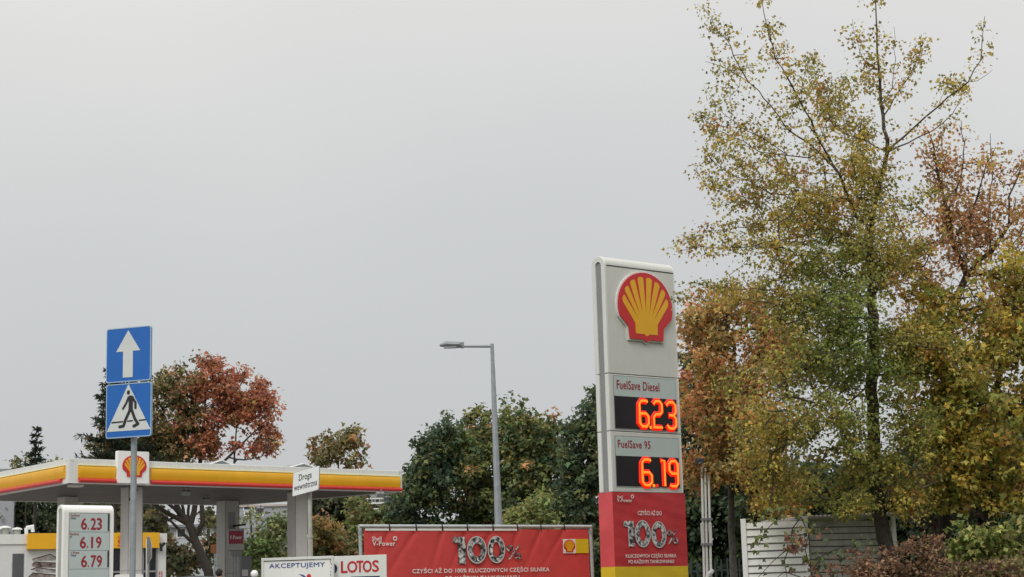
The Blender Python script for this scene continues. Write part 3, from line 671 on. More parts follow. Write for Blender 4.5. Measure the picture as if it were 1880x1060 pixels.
for (ya, yb), pr in zip(rows, prices):
    b = MB(); b.box(xl, xr, -.012, 0, F.uv(128, yb)[1], F.uv(128, ya)[1]); pn = b.build('price_panel', M['pgrey'], root)
    if pr:
        (X0, Y0, X1, Y1) = pr[1]; ws = [0, .30, .40, .44, .70, .72, 1.0]
        xa, xb = F.uv(X0, Y1)[0], F.uv(X1, Y1)[0]; L_ = xb - xa
        for ch, u0, u1 in ((pr[0][0], 0, .27), ('.', .315, .375), (pr[0][2], .47 if pr[0][2] != '1' else .52, .71 if pr[0][2] != '1' else .61), (pr[0][3], .76, 1)):
            za, zb_ = F.uv(X0, Y1)[1], F.uv(X0, Y0)[1]
            if ch == '.': zb_ = za + .035
            text(root, ch, xa + u0 * L_, xa + u1 * L_, za, zb_, -.0145, M['rtext'], .012 if ch == '1' else .04, name='price_numeral')
        dx = -1.5 if pr[3] == '95' else 0
        tbox(root, F, pr[2], (129.5 + dx, ya + 1.2, 145.5 + dx, ya + 5.5), -.0145, M['rtext'], .03)
        tbox(root, F, pr[3], (129.5 + dx, ya + 6.3, 139 if pr[3] != '95' else 131.5, ya + 10.5), -.0145, M['black'], .005)
for ya, yb in ((943, 975), (1012, 1042)):
    b = MB(); b.box(xr - .035, xr - .004, -.016, -.013, F.uv(128, yb)[1], F.uv(128, ya)[1]); b.build('edge_strip', M['dark'], root)

# ================================================================== PLATE 'DROGA WEWNETRZNA' ON ITS POST
p = P(570, 1000, 30.0); F = Frame(p[0], 30.0, 0, gz(30))
root = thing('sign_post', 'weathered pale post standing under the tilted street plate', 'post', (p[0], 30, gz(30)), 0)
b = MB(); zc = F.uv(568, 985)[1]; xb = F.uv(570.5, 1000)[0]; xm = F.uv(569.5, 985)[0]; xt = F.uv(568.5, 900)[0]
b.tube([(xb, 0, -.2), (xm, 0, zc)], .045, 10); b.build('lower_post', M['oldp'], root, smooth=True)
b = MB(); b.tube([(xm, 0, zc), (xt, 0, F.uv(568, 880)[1])], .038, 10); b.build('upper_post', M['oldp'], root, smooth=True)
b = MB(); b.tube([(xm, 0, zc - .03), (xm, 0, zc + .03)], .053, 10); b.build('collar', M['oldp'], root, smooth=True)
a = F.uv(562.5, 884); root = thing('street_plate', 'tilted white street plate reading Droga wewnętrzna in front of the canopy', 'sign', F.w(a[0], -.06, a[1]), 0); xa_ = Vector((1, -.604, .18)).normalized(); za_ = Vector((0, .3, .954)); za_ = (za_ - xa_ * za_.dot(xa_)).normalized(); ya_ = za_.cross(xa_)
root.rotation_euler = Matrix((xa_, ya_, za_)).transposed().to_euler()
w_, h_ = 26.2 * pxm(30) / .845, 22.5 * pxm(30) / .95
b = MB(); b.prism(rrect(-w_, w_, -h_, h_, .03), 0, .012); pb = b.build('plate_back', M['lampg'], root); b = MB(); b.prism(rrect(-w_ + .008, w_ - .010, -h_ + .008, h_ - .008, .025), -.003, .001); b.build('plate_face', M['signw'], root)
text(root, 'Droga', -.155, .125, .00, .15, -.005, M['black'], .012, name='lettering'); text(root, 'wewnętrzna', -.255, .25, -.165, -.035, -.005, M['black'], .008, name='lettering')
b = MB(); b.box(-.04, .09, .012, .03, -.05, -.01); b.build('bracket', M['galv'], root)

# ================================================================== TWO WHITE BOARDS AT THE BOTTOM
p = P(482, 1030, 22.0); F = Frame(p[0], 22.0, radians(-14), gz(22)); a = F.uv(480.5, 1025.5); c = F.uv(613, 1020.5)
root = thing('notice_board', 'white framed board lettered AKCEPTUJEMY in blue beside the LOTOS board', 'board', (p[0], 22, gz(22)), F.h)
zt = (a[1] + c[1]) / 2; W_ = c[0]; x0 = a[0]
for nm, bx in (('frame_rail', (x0, W_, -.02, .02, zt - .035, zt)), ('frame_rail', (x0, W_, -.02, .02, .85, .885)), ('frame_stile', (x0, x0 + .032, -.018, .018, .885, zt - .035)), ('frame_stile', (W_ - .032, W_, -.018, .018, .885, zt - .035))):
    b = MB(); b.box(*bx); b.build(nm, M['oldp'] if nm == 'none' else M['white'], root, bevel=.004)
b = MB(); b.box(x0 + .032, W_ - .032, -.004, .012, .885, zt - .035); b.build('board_panel', M['white2'], root)
b = MB(); b.box(x0 + .034, W_ - .25, -.006, -.0045, zt - .042, zt - .036); b.build('dark_strip', M['dark'], root)  # thin dark strip just below the top rail
tbox(root, F, 'AKCEPTUJEMY', (494.5, 1035.5, 597, 1046.3), -.008, M['btext'], .012)
b = MB(); 
pq = [F.uv(x, y) for x, y in ((549, 1054), (557, 1055.5), (563, 1060), (561, 1062), (554, 1057.5))]; b.prism(pq, -.008, -.004); b.build('printed_logo', M['btext'], root)
b = MB(); pc_ = F.uv(567.5, 1060.5); b.prism([(pc_[0] + .03 * cos(t), pc_[1] + .045 * sin(t)) for t in np.linspace(0, 2 * pi, 18, endpoint=False)], -.008, -.004); b.build('printed_logo', M['sred'], root)
for y_ in (1027.5, 1031, 1035, 1042, 1049, 1055):
    pq = F.uv(609 - (y_ % 3), y_); b = MB(); b.box(pq[0], pq[0] + .012, -.021, -.018, pq[1] - .012, pq[1]); b.build('rust_spot', mat('rust', (.10, .07, .05), .9), root)
for x in (x0 + .05, W_ - .05): b = MB(); b.box(x - .02, x + .02, -.015, .015, -.1, .85); b.build('leg', M['galv'], root)
p = P(613, 1030, 21.7); F = Frame(p[0], 21.85, radians(-16), gz(22)); a = F.uv(611, 1021.5); c = F.uv(707.5, 1018.5)
root = thing('price_board', 'white board lettered LOTOS in red standing before the red banner', 'board', (p[0], 21.85, gz(22)), F.h)
zt = (a[1] + c[1]) / 2; W_ = c[0]; x0 = F.uv(604, 1030)[0]
F2 = F
b = MB(); b.box(x0, W_, .026, .05, .8, zt); b.build('board_panel', M['white'], root, bevel=.004)
for ch, (l_, r2_) in zip('LOTOS', ((626.5, 637.3), (638, 655.5), (655, 666.5), (666.5, 682), (684, 695))): 
    tb = [F.uv(l_, 1052 - (l_ - 626) * .035, .024), F.uv(r2_, 1031 - (l_ - 626) * .035, .024)]; text(root, ch, tb[0][0], tb[1][0], tb[0][1], tb[1][1], .024, mat('red_print', (.50, .02, .03), .5), .05)
b = MB(); ce = F.uv(611.5, 1044.5, .024); b.prism([(ce[0] + .056 * cos(t), ce[1] + .060 * sin(t)) for t in np.linspace(0, 2 * pi, 22, endpoint=False)], .0235, .03); b.build('printed_logo', M['navy'], root)
a = F.uv(644, 1059, .024); c = F.uv(697, 1057.5, .024); b = MB(); b.box(a[0], c[0], .0235, .03, a[1] - .2, a[1]); b.build('printed_strip', M['navy'], root)
for x in (x0 + .08, W_ - .08): b = MB(); b.box(x - .02, x + .02, .03, .06, -.1, .82); b.build('leg', M['galv'], root)

# ================================================================== STREET LAMP
p = P(915.5, 965, 40.0); F = Frame(p[0], 40.0, 0, gz(40)); F.o[2] = gz(40)
root = thing('street_lamp', 'tall grey square street lamp behind the red banner, single arm to the left', 'street lamp', (p[0], 40, gz(40)))
xt, zt = F.uv(903.3, 633); zlow = F.uv(915.5, 965)[1]
b = MB(); zs = [(-.0 + (xt) * (-.2 / zlow) * 0 + .04, -.1, .105), (0, zlow, .083), (xt * .9, zt * .87, .045), (xt, zt, .040)]
xs_ = lambda z: xt * (z - zlow) / (zt - zlow)
b.tube([(xs_(z), 0, z) for z in (-.1, zlow, F.uv(905, 676)[1])], [.125 - 0, .088, .049], 8); b.build('lamp_post', M['galv'], root, smooth=False)
b = MB(); zz = F.uv(905, 676)[1]; b.tube([(xs_(zz), 0, zz), (xt, 0, zt + .02)], [.046, .041], 8); b.build('upper_post', M['galv'], root)
a = F.uv(848, 636.2); b = MB(); b.tube([(xt, 0, F.uv(903, 636)[1]), (a[0], 0, a[1])], [.036, .030], 8); b.build('arm', M['lampg'], root)
b = MB(); h0 = F.uv(846, 633.5); h1 = F.uv(807, 634.5)
b.tube([(h0[0] + .02, 0, a[1]), (h0[0] - .03, 0, h0[1]), (h1[0] + .16, 0, h1[1] + .02), (h1[0], 0, h1[1])], [.04, .075, .078, .025], 12, fy=1.7); hd = b.build('lamp_head', M['lampg'], root, smooth=True)
b = MB(); b.box(h1[0] + .1, h0[0] - .1, -.1, .1, h1[1] - .066, h1[1] - .05); b.build('lamp_glass', M['floodl'], hd)
b = MB(); b.box(a[0] - .02, a[0] + .05, -.04, .04, a[1] - .045, a[1] + .10); b.build('joint', M['lampg'], root, bevel=.01)

# ================================================================== CANOPY
zB, zT = 5.147, 5.82
C0 = P(125, 887, 48.0); C1 = PZ(738.5, 904.3, zB); C3a = PZ(0, 908.5, zB); CB = PZ(432, 929, zB)
hd_ = math.atan2(C1[1] - C0[1], C1[0] - C0[0]); F = Frame(C0[0], C0[1], hd_, zB); LEN = np.linalg.norm((C1 - C0)[:2])
dl = (C3a - C0)[:2]; dl /= np.linalg.norm(dl); DEP = np.linalg.norm((CB - C1)[:2])
C2 = CB; C3 = C0.copy(); C3[:2] += dl * DEP
root = thing('station_canopy', 'filling station canopy with yellow and red fascia on grey columns', 'canopy', (C0[0], C0[1], gz(48)), hd_)
GZ = gz(48)
inv = lambda p: (float((p - C0)[:2] @ F.a[:2]), float((p - C0)[:2] @ F.b[:2]))
c0, c1, c2, c3 = inv(C0), inv(C1), inv(C2), inv(C3)
H0 = zB - GZ; H1 = zT - GZ
def ins(p, k, cen): return (p[0] + (cen[0] - p[0]) * k, p[1] + (cen[1] - p[1]) * k)
cen = ((c0[0] + c2[0]) / 2, (c0[1] + c2[1]) / 2)
poly = [ins(p_, .015, cen) for p_ in (c0, c1, c2, c3)]
b = MB(); b.add([(x, y, z) for z in (H0 + .02, H0 + .12) for x, y in poly], [(0, 3, 2, 1), (4, 5, 6, 7), (0, 1, 5, 4), (1, 2, 6, 5), (2, 3, 7, 6), (3, 0, 4, 7)]); b.build('soffit', M['soff'], root)
b = MB(); b.add([(x, y, z) for z in (H1 - .16, H1 - .10) for x, y in poly], [(0, 3, 2, 1), (4, 5, 6, 7), (0, 1, 5, 4), (1, 2, 6, 5), (2, 3, 7, 6), (3, 0, 4, 7)]); b.build('canopy_roof', M['roofm'], root)
# soffit joints
for i in range(1, 22):
    t = i / 22; pa = np.array(poly[0]) * (1 - t) + np.array(poly[1]) * t; pb_ = np.array(poly[3]) * (1 - t) + np.array(poly[2]) * t
    d_ = np.array([.012, 0]); b = MB(); b.add([(*(pa - d_), H0 + .017), (*(pa + d_), H0 + .017), (*(pb_ + d_), H0 + .017), (*(pb_ - d_), H0 + .017)], [(0, 1, 2, 3)]); b.build('soffit_joint', M['dark'], root)
FH = zT - zB
def side(pa, pb_, segs, ext=0):
    """fascia between two corners; segs = yellow spans as local distances"""
    a_ = np.array(pa); d_ = np.array(pb_) - a_; Ls = np.linalg.norm(d_); an = math.atan2(d_[1], d_[0])
    r = bpy.data.objects.new('fascia', None); COL.objects.link(r); r.parent = root; r.location = (a_[0], a_[1], H0); r.rotation_euler = (0, 0, an)
    mb = MB(); mb.prismx([(0, 0), (0, FH), (.03, FH + .01), (.14, FH + .01), (.14, FH - .05), (.05, FH - .05), (.05, .03), (.14, .03), (.14, 0)], 0, Ls); 
    o = mb.build('fascia_panel', M['white'], root); o.location = r.location; o.rotation_euler = r.rotation_euler
    res = [o]
    for s0, s1, rx0, rx1 in segs:
        mb = MB(); mb.prismx([(.0, .19 * FH), (-.035, .22 * FH), (-.07, .40 * FH), (-.075, .60 * FH), (-.05, .70 * FH), (0, .725 * FH)], s0, s1); y = mb.build('yellow_band', M['yellow'], root, smooth=True); res.append(y)
        mb = MB(); mb.tube([(rx0, -.045, .125 * FH), (rx1, -.045, .125 * FH)], .058, 12); y2 = mb.build('red_bar', M['red'], root, smooth=True); res.append(y2)
        mb = MB(); mb.box(s0, s1, -.05, -.0, .725 * FH + .001, .725 * FH + .018); y3 = mb.build('yellow_lip', mat('pale_yellow_edge', (.85, .72, .25), .5), root); res.append(y3)
    for q_ in res: q_.location = r.location; q_.rotation_euler = r.rotation_euler
    bpy.data.objects.remove(r)
    return Ls
u = lambda px, py=870: F.uv(px, py)[0]
side(c0, c1, [(u(143), u(210.5), u(144), u(214)), (u(275.5), u(733), u(276), u(735))])
dL = np.array(c0) - np.array(c3); LL = np.linalg.norm(dL)
Fl = Frame(C3[0], C3[1], math.atan2(C0[1] - C3[1], C0[0] - C3[0]), zB); ul = Fl.uv(120.5, 870)[0]
side(c3, c0, [(.3, ul, .3, Fl.uv(115, 880)[0])])
side(c1, c2, [(.3, DEP - .3, .3, DEP - .3)]); side(c2, c3, [(.3, 8, .3, 8)])
# seams on the red bar and fascia
# emblem panel
a = F.uv(216.5, 858, -.15); c = F.uv(273.5, 858, -.15); ztp = F.uv(245, 828.8, -.15)[1]; zbt = F.uv(245, 887.5, -.15)[1]
b = MB(); b.prism(rrect(a[0], c[0], zbt + H0, ztp + H0, .03), -.15, -.0); b.build('emblem_panel', M['white2'], root, bevel=.015)
e0_ = F.uv(224.5, 856, -.15)[0]; e1_ = F.uv(268.5, 856, -.15)[0]
pecten(root, F, (e0_ + e1_) / 2, (F.uv(246, 836, -.15)[1] + F.uv(246, 877, -.15)[1]) / 2 + H0, e1_ - e0_, F.uv(246, 836, -.15)[1] - F.uv(246, 877, -.15)[1], -.151, .02, False)
# gable caps
for pa, pk, pb_ in (((390, 848), (415, 842), (434, 848.5)), ((537, 855), (560, 850), (588, 857))):
    x0 = u(pa[0], 850); x1 = u(pb_[0], 850); za = H1 + .005; zk = za + .13
    b = MB(); b.prism([(x0, za), (x1, za), ((x0 + x1) / 2, zk)], .16, 2.5); g1 = b.build('roof_gable', M['lampg'], root)
    for q0, q1 in ((x0, (x0 + x1) / 2), ((x0 + x1) / 2, x1)):
        z_0, z_1 = (za, zk) if q0 == x0 else (zk, za); b = MB(); b.tube([(q0, .15, z_0), (q1, .15, z_1)], .022, 4); b.build('gable_edge', M['white'], g1)
# columns
def column(px, py, wpx, off=0):
    c = PZ(px, py, zB); a = inv(c); w_ = wpx / FPX * c[1] / 1.41 / 2
    b = MB(); b.box(-w_, w_, -w_, w_, 0, H0 + .02); o = b.build('column', M['colm'], root, bevel=.02); o.location = (a[0], a[1], 0)
    for s_ in (-1, 1):
        b = MB(); b.box(s_ * w_ - .006, s_ * w_ + .006, -w_ - .008, -w_ + .004, 0, H0); b.build('corner_trim', M['slotd'], o)
    b = MB(); b.box(-w_ - .004, w_ + .004, -w_ - .004, w_ + .004, (H0) * .46, (H0) * .46 + .012); b.build('cladding_joint', M['slotd'], o)
    return a, w_
ca, cw = column(242, 896, 41); cb_, _ = column(545.5, 905, 37.5); column(418, 921, 42)
cc_ = (ca[0] + (inv(PZ(418, 921, zB))[0] - cb_[0]), ca[1] + (inv(PZ(418, 921, zB))[1] - cb_[1]))
b = MB(); b.box(-.23, .23, -.23, .23, 0, H0 + .02); o = b.build('column', M['colm'], root, bevel=.02); o.location = (cc_[0], cc_[1], 0)
# small fittings under the canopy
b = MB(); cpx = inv(PZ(133, 893, zB - .06)); b.box(-.16, .16, -.16, .16, -.06, 0); b.box(-.09, .09, -.09, .09, 0, .06); o = b.build('soffit_light', M['white'], root); o.location = (cpx[0] + .15, cpx[1] + .1, H0 - .01)
for px, py in ((479, 931), (343, 900), (380, 914), (700, 903.5)):
    cpx = inv(PZ(px, py, zB - .05)); b = MB(); b.box(-.14, .14, -.05, .05, -.22, -.08); b.tube([(0, 0, -.1), (0, 0, .02)], .02, 6); o = b.build('floodlight', M['slotd'], root); o.location = (cpx[0], cpx[1], H0); o.rotation_euler = (radians(30), 0, 0)
b = MB(); b.tube([(0, 0, 0), (-.1, -.25, .02), (-.25, -.3, -.1), (-.3, -.25, -.25)], .03, 8); b.sphere((-.08, -.15, .06), .08); o = b.build('camera_bracket', M['black'], root, smooth=True); o.location = (ca[0] - cw * .2, ca[1] - cw, H0 - .15)

# ================================================================== SHOP BUILDING
p = P(305, 1000, 68.0); F = Frame(p[0], 68.0, radians(27), .75); XL = F.uv(-60, 1000)[0]; zt = F.uv(150, 980.5)[1]
root = thing('shop_building', 'low white station shop with yellow band behind the canopy', 'shop', (p[0], 68, .75), F.h)
b = MB(); b.box(XL, 0, .0, 7, 0, zt - .35); b.build('wall', M['wall'], root)
xa, xb = F.uv(48.5, 1000)[0], F.uv(290, 1000)[0]
for s0, s1 in ((XL, xa), (xb, 0)):
    b = MB(); b.box(s0, s1 + .02, -.05, 7.05, zt - .36, zt); b.build('parapet', M['white'], root)
b = MB(); b.box(xa, xb, .02, 7.05, zt - .36, zt - .01); b.build('roof_slab', M['white'], root)
zb_ = F.uv(150, 1008)[1]
b = MB(); b.box(xa, xb, -.22, -.004, zb_, zt + .02); b.build('yellow_band', M['syellow'], root, bevel=.01)
b = MB(); a = F.uv(23, 1017); c = F.uv(48, 1060); b.box(a[0], c[0] - .1, -.02, .02, 0, a[1]); dr = b.build('door', M['doorg'], root)
b = MB(); b.box(a[0] + .05, c[0] - .15, -.035, -.021, a[1] * .62, a[1] * .62 + .03); b.build('door_rail', M['lampg'], dr)
# wall picture of a stacked sandwich
pic = MB(); a = F.uv(50, 1012); c = F.uv(205, 1100); pic.box(a[0], c[0], -.02, -.003, .2, a[1]); pk = pic.build('wall_poster', mat('poster_white', (.62, .63, .62), .6), root)
lay = [((59, 1027), (92, 1018), (104, 1024), (104, 1029), (60, 1031)), ((59, 1036), (64, 1032), (104, 1034), (104, 1043), (75, 1042), (58, 1040)), ((57, 1046), (66, 1042), (104, 1047), (104, 1052), (74, 1052)), ((52, 1060), (60, 1052), (104, 1056), (104, 1066), (52, 1066))]
for i, l_ in enumerate(lay):
    b = MB(); pts = [F.uv(*q_) for q_ in l_]; b.prism(pts, -.024, -.02)
    m_ = [mat('poster_bread', (.36, .33, .31), .7, var=.5, scale=3), mat('poster_filling', (.22, .16, .15), .7, var=.6, scale=4), mat('poster_bread2', (.42, .40, .38), .7, var=.5, scale=3), mat('poster_filling2', (.30, .25, .22), .7, var=.6, scale=4)][i]
    b.build('printed_sandwich', m_, pk)
    b = MB(); b.tube([(x, -.026, z) for x, z in pts[:3]], .015, 4); b.build('printed_line', mat('poster_line', (.08, .05, .05), .7), pk)
# glazed front
gx = [F.uv(px, 1030)[0] for px in (206, 222, 240, 262, 287)]
b = MB(); b.box(gx[0], gx[-1], -.02, -.004, .1, zb_ - .01); gl = b.build('shop_window', M['glass'], root)
for x in gx: b = MB(); b.box(x - .03, x + .03, -.05, -.0, .1, zb_ - .01); b.build('mullion', M['slotd'], gl)
b = MB(); b.box(gx[0], gx[-1], -.05, 0, 2.35, 2.42); b.build('transom', M['slotd'], gl)
text(root, 'Sh', F.uv(213.5, 990)[0], F.uv(220.5, 990)[0], F.uv(214, 989.5)[1], F.uv(214, 984.5)[1], -.225, M['sred'], .01)
text(root, 'S', F.uv(213.5, 1003)[0], F.uv(221, 990)[0], F.uv(214, 1003.5)[1], F.uv(214, 992)[1], -.225, M['sred'], .06)
text(root, 'll', F.uv(292.5, 1056)[0], F.uv(297.5, 1050)[0], F.uv(295, 1056)[1], F.uv(295, 1049.5)[1], -.01, M['sred'], .08)
text(root, 'AF', F.uv(290.5, 1060)[0], F.uv(298, 1060)[0], F.uv(295, 1063.5)[1], F.uv(295, 1057.5)[1], -.01, M['sred'], .04)
b = MB(); q_ = F.uv(294, 1003); b.tube([(q_[0] - .1, -.02, q_[1] + .1), (q_[0] + .02, -.2, q_[1]), (q_[0] + .12, -.25, q_[1] + .12)], .05, 6); b.tube([(q_[0], -.15, q_[1]), (q_[0], -.15, q_[1] - .2)], .05, 6); b.build('wall_lamp', M['black'], root)
for px, top, w_ in ((8.5, 966, .14), (20, 963.5, .17), (43, 966.5, .14)):
    x = F.uv(px, 975)[0]; z = F.uv(px, top)[1]; b = MB(); b.tube([(0, 0, zt - .35), (0, 0, z - .06)], w_, 12); v_ = b.build('roof_vent', M['barkl'] if 0 else mat('vent_pipe', (.32, .33, .29), .7, dirt=.3), root, smooth=True); v_.location = (x, 1.2, 0)
    b = MB(); b.tube([(0, 0, z - .07), (0, 0, z - .02), (0, 0, z + .02)], [w_ * 1.45, w_ * 1.3, .03], 12); b.build('vent_cap', M['white'], v_, smooth=True)
x = F.uv(59.5, 975)[0]; z = F.uv(59.5, 967)[1]; b = MB(); b.tube([(x, 1, zt - .35), (x - .03, 1, z)], .07, 8); b.tube([(x - .03, 1, z), (x + .2, 1, z + .03), (x + .22, 1, z - .16)], .07, 8); b.build('roof_vent', M['white'], root)

# leaning blade post in front of the shop, low white board behind the pylon
p = P(271, 1030, 60.0); F = Frame(p[0], 60.0, radians(20), .75)
root = thing('blade_post', 'slim white post with curved white blade in front of the shop glass', 'post', (p[0], 60, .75), F.h)
zt = F.uv(270, 986)[1]; zm = F.uv(272, 1036)[1]
b = MB(); b.tube([(0, 0, 0), (0, 0, zt - .1)], .06, 10); b.build('post_tube', M['white'], root, smooth=True)
b = MB(); xw = F.uv(277, 1000)[0]; b.prism([(-.04, zt), (xw - .05, zt), (xw, zt - .3), (xw, zm + .25), (xw - .1, zm), (-.03, zm)], -.06, .02); bl = b.build('blade', mat('blade_grey', (.33, .34, .33), .4), root)
b = MB(); b.tube([(xw - .08, -.03, zt + .02), (xw + .01, -.03, zt - .25), (xw + .01, -.03, zm + .22), (xw - .13, -.03, zm - .01)], .026, 8); b.build('blade_edge', M['white2'], bl, smooth=True)
p = P(236, 1055, 50.0); F = Frame(p[0], 50.0, radians(25), .75); a = F.uv(211, 1056); c = F.uv(262, 1056)
root = thing('service_board', 'low white board with rounded top just showing beside the sign pole', 'board', (p[0], 50, .75), F.h)
z_ = F.uv(236, 1054.8)[1]; b = MB(); b.prism(rrect(a[0], c[0], .3, z_, .06), -.06, .06); b.build('board_body', M['white2'], root, bevel=.015)
b = MB(); b.prism(rrect(a[0] + .06, c[0] - .06, .4, z_ - .12, .02), -.066, -.05); b.build('board_inset', M['pgrey'], root)
for x in (a[0] + .12, c[0] - .12): b = MB(); b.box(x - .03, x + .03, -.03, .03, 0, .31); b.build('leg', M['galv'], root)

# ================================================================== PUMP SIGN AND PUMPS
p = P(434, 1010, 56.0); F = Frame(p[0], 56.0, radians(12), .75)
root = thing('pump_sign', 'dark red and grey V-Power sign box on a pump under the canopy', 'sign', (p[0], 56, .75), F.h)
a = F.uv(418.5, 1011); c = F.uv(448, 971)
b = MB(); b.box(a[0], c[0], -.1, .45, a[1], c[1]); bx_ = b.build('sign_box', mat('grey_box', (.40, .40, .39), .5), root, bevel=.02)
a1_ = F.uv(420, 999, -.1); c1_ = F.uv(446.5, 974.5, -.1); b = MB(); b.box(a1_[0], c1_[0], -.108, -.1, a1_[1], c1_[1]); b.build('red_face', mat('crimson_print', (.30, .012, .04), .4), bx_)
text(bx_, 'V-Power', F.uv(422, 990, -.1)[0], F.uv(444, 985, -.1)[0], F.uv(422, 990.5, -.1)[1], F.uv(422, 983.5, -.1)[1], -.112, M['wtext'], .02)
for dx in (-.09, 0, .09): b = MB(); b.tube([(dx, .1, 0), (dx, .1, a[1] + .02)], .025, 8); b.build('support', M['galv'], root)
b = MB(); b.box(-.16, .16, -.02, .22, a[1] - .18, a[1] - .002); b.build('neck', M['slotd'], root)
b = MB(); b.box(-.25, -.02, .2, .4, c[1], c[1] + .55); b.build('hose_mast', M['slotd'], root)
b = MB(); b.tube([(-.1, .2, c[1] + .1), (.3, .1, c[1] + .14)], .03, 6); b.build('hose_arm', M['black'], root)
p = P(453, 1040, 57.0); F = Frame(p[0], 57.0, radians(15), .75); a = F.uv(443, 1040); c = F.uv(461, 1021)
root = thing('fuel_pump', 'grey fuel pump cabinet under the V-Power sign box', 'fuel pump', (p[0], 57, .75), F.h)
b = MB(); b.box(a[0], c[0], -.1, .5, 0, c[1]); b.build('pump_body', mat('pump_grey', (.20, .20, .21), .5), root, bevel=.02)
a = F.uv(444.5, 1058, -.1); c = F.uv(455, 1046, -.1); b = MB(); b.box(a[0], c[0], -.14, -.1, a[1], c[1]); b.build('pump_screen', M['white'], root)
p = P(467, 1054, 50.0); zc = PZ(0, 0, 1)[2] * 0 + P(467, 1047.5, 50)[2] - .75
root = thing('bollard_light', 'rounded white post top behind the framed notice board', 'post', (p[0], 50, .75))
b = MB(); b.tube([(0, 0, 0), (0, 0, zc - .12)], .08, 12); b.build('post_tube', mat('grey_post', (.3, .3, .3), .5), root, smooth=True); b = MB(); b.sphere((0, 0, zc - .1), .11, .11, .11); b.build('post_cap', M['white2'], root, smooth=True)
p = P(394, 1008, 62.0); root = thing('hanging_board', 'small orange board hung among the trees beside the canopy column', 'board', (p[0], 62, .75))
z_ = p[2] - .75; b = MB(); b.box(-.14, .14, 0, .04, z_ - .15, z_ + .15); b.build('board_panel', M['orange'], root); b = MB(); b.tube([(0, .06, 0), (0, .06, z_ + .1)], .03, 8); b.build('post', M['galv'], root)

# ================================================================== VAN AND PERSON
p = P(350, 1060, 54.0); z_ = P(350, 1057, 54)[2] - .75
root = thing('parked_van', 'silver van under the canopy, only its roof line showing', 'van', (p[0], 54, .75), radians(4))
hw = .80
sec = [(-hw, .35), (-hw - .03, .9), (-hw + .02, 1.15), (-hw + .12, z_ - .14), (-hw + .24, z_ - .03), (0, z_), (hw - .24, z_ - .03), (hw - .12, z_ - .14), (hw - .02, 1.15), (hw + .03, .9), (hw, .35)]
b = MB(); b.prism(sec, 0, 3.3); b.prism([(x, min(z, 1.05)) for x, z in sec], 3.3, 4.4); b.build('van_body', M['carp'], root, smooth=True, bevel=.05)
b = MB(); b.prism([(-hw + .12, 1.15), (-hw + .2, z_ - .2), (hw - .2, z_ - .2), (hw - .12, 1.15)], -.008, .01); b.build('rear_window', M['glass'], root)
for s_ in (-1, 1):
    b = MB(); b.box(s_ * (hw + .0) - .012, s_ * hw + .012, .5, 3.0, 1.15, z_ - .35); b.build('side_window', M['glass'], root)
    b = MB(); b.box(s_ * (hw - .12) - .06, s_ * (hw - .12) + .06, -.02, .02, .85, 1.2); b.build('tail_light', M['sred'], root)
    for y_ in (.8, 3.5): b = MB(); b.tube([(s_ * hw - .1, y_, .32), (s_ * hw + .1, y_, .32)], .32, 18); wl = b.build('wheel', M['tyre'], root, smooth=True)
b = MB(); b.box(-.28, .28, -.03, 0, .6, .72); b.build('number_plate', M['white2'], root)

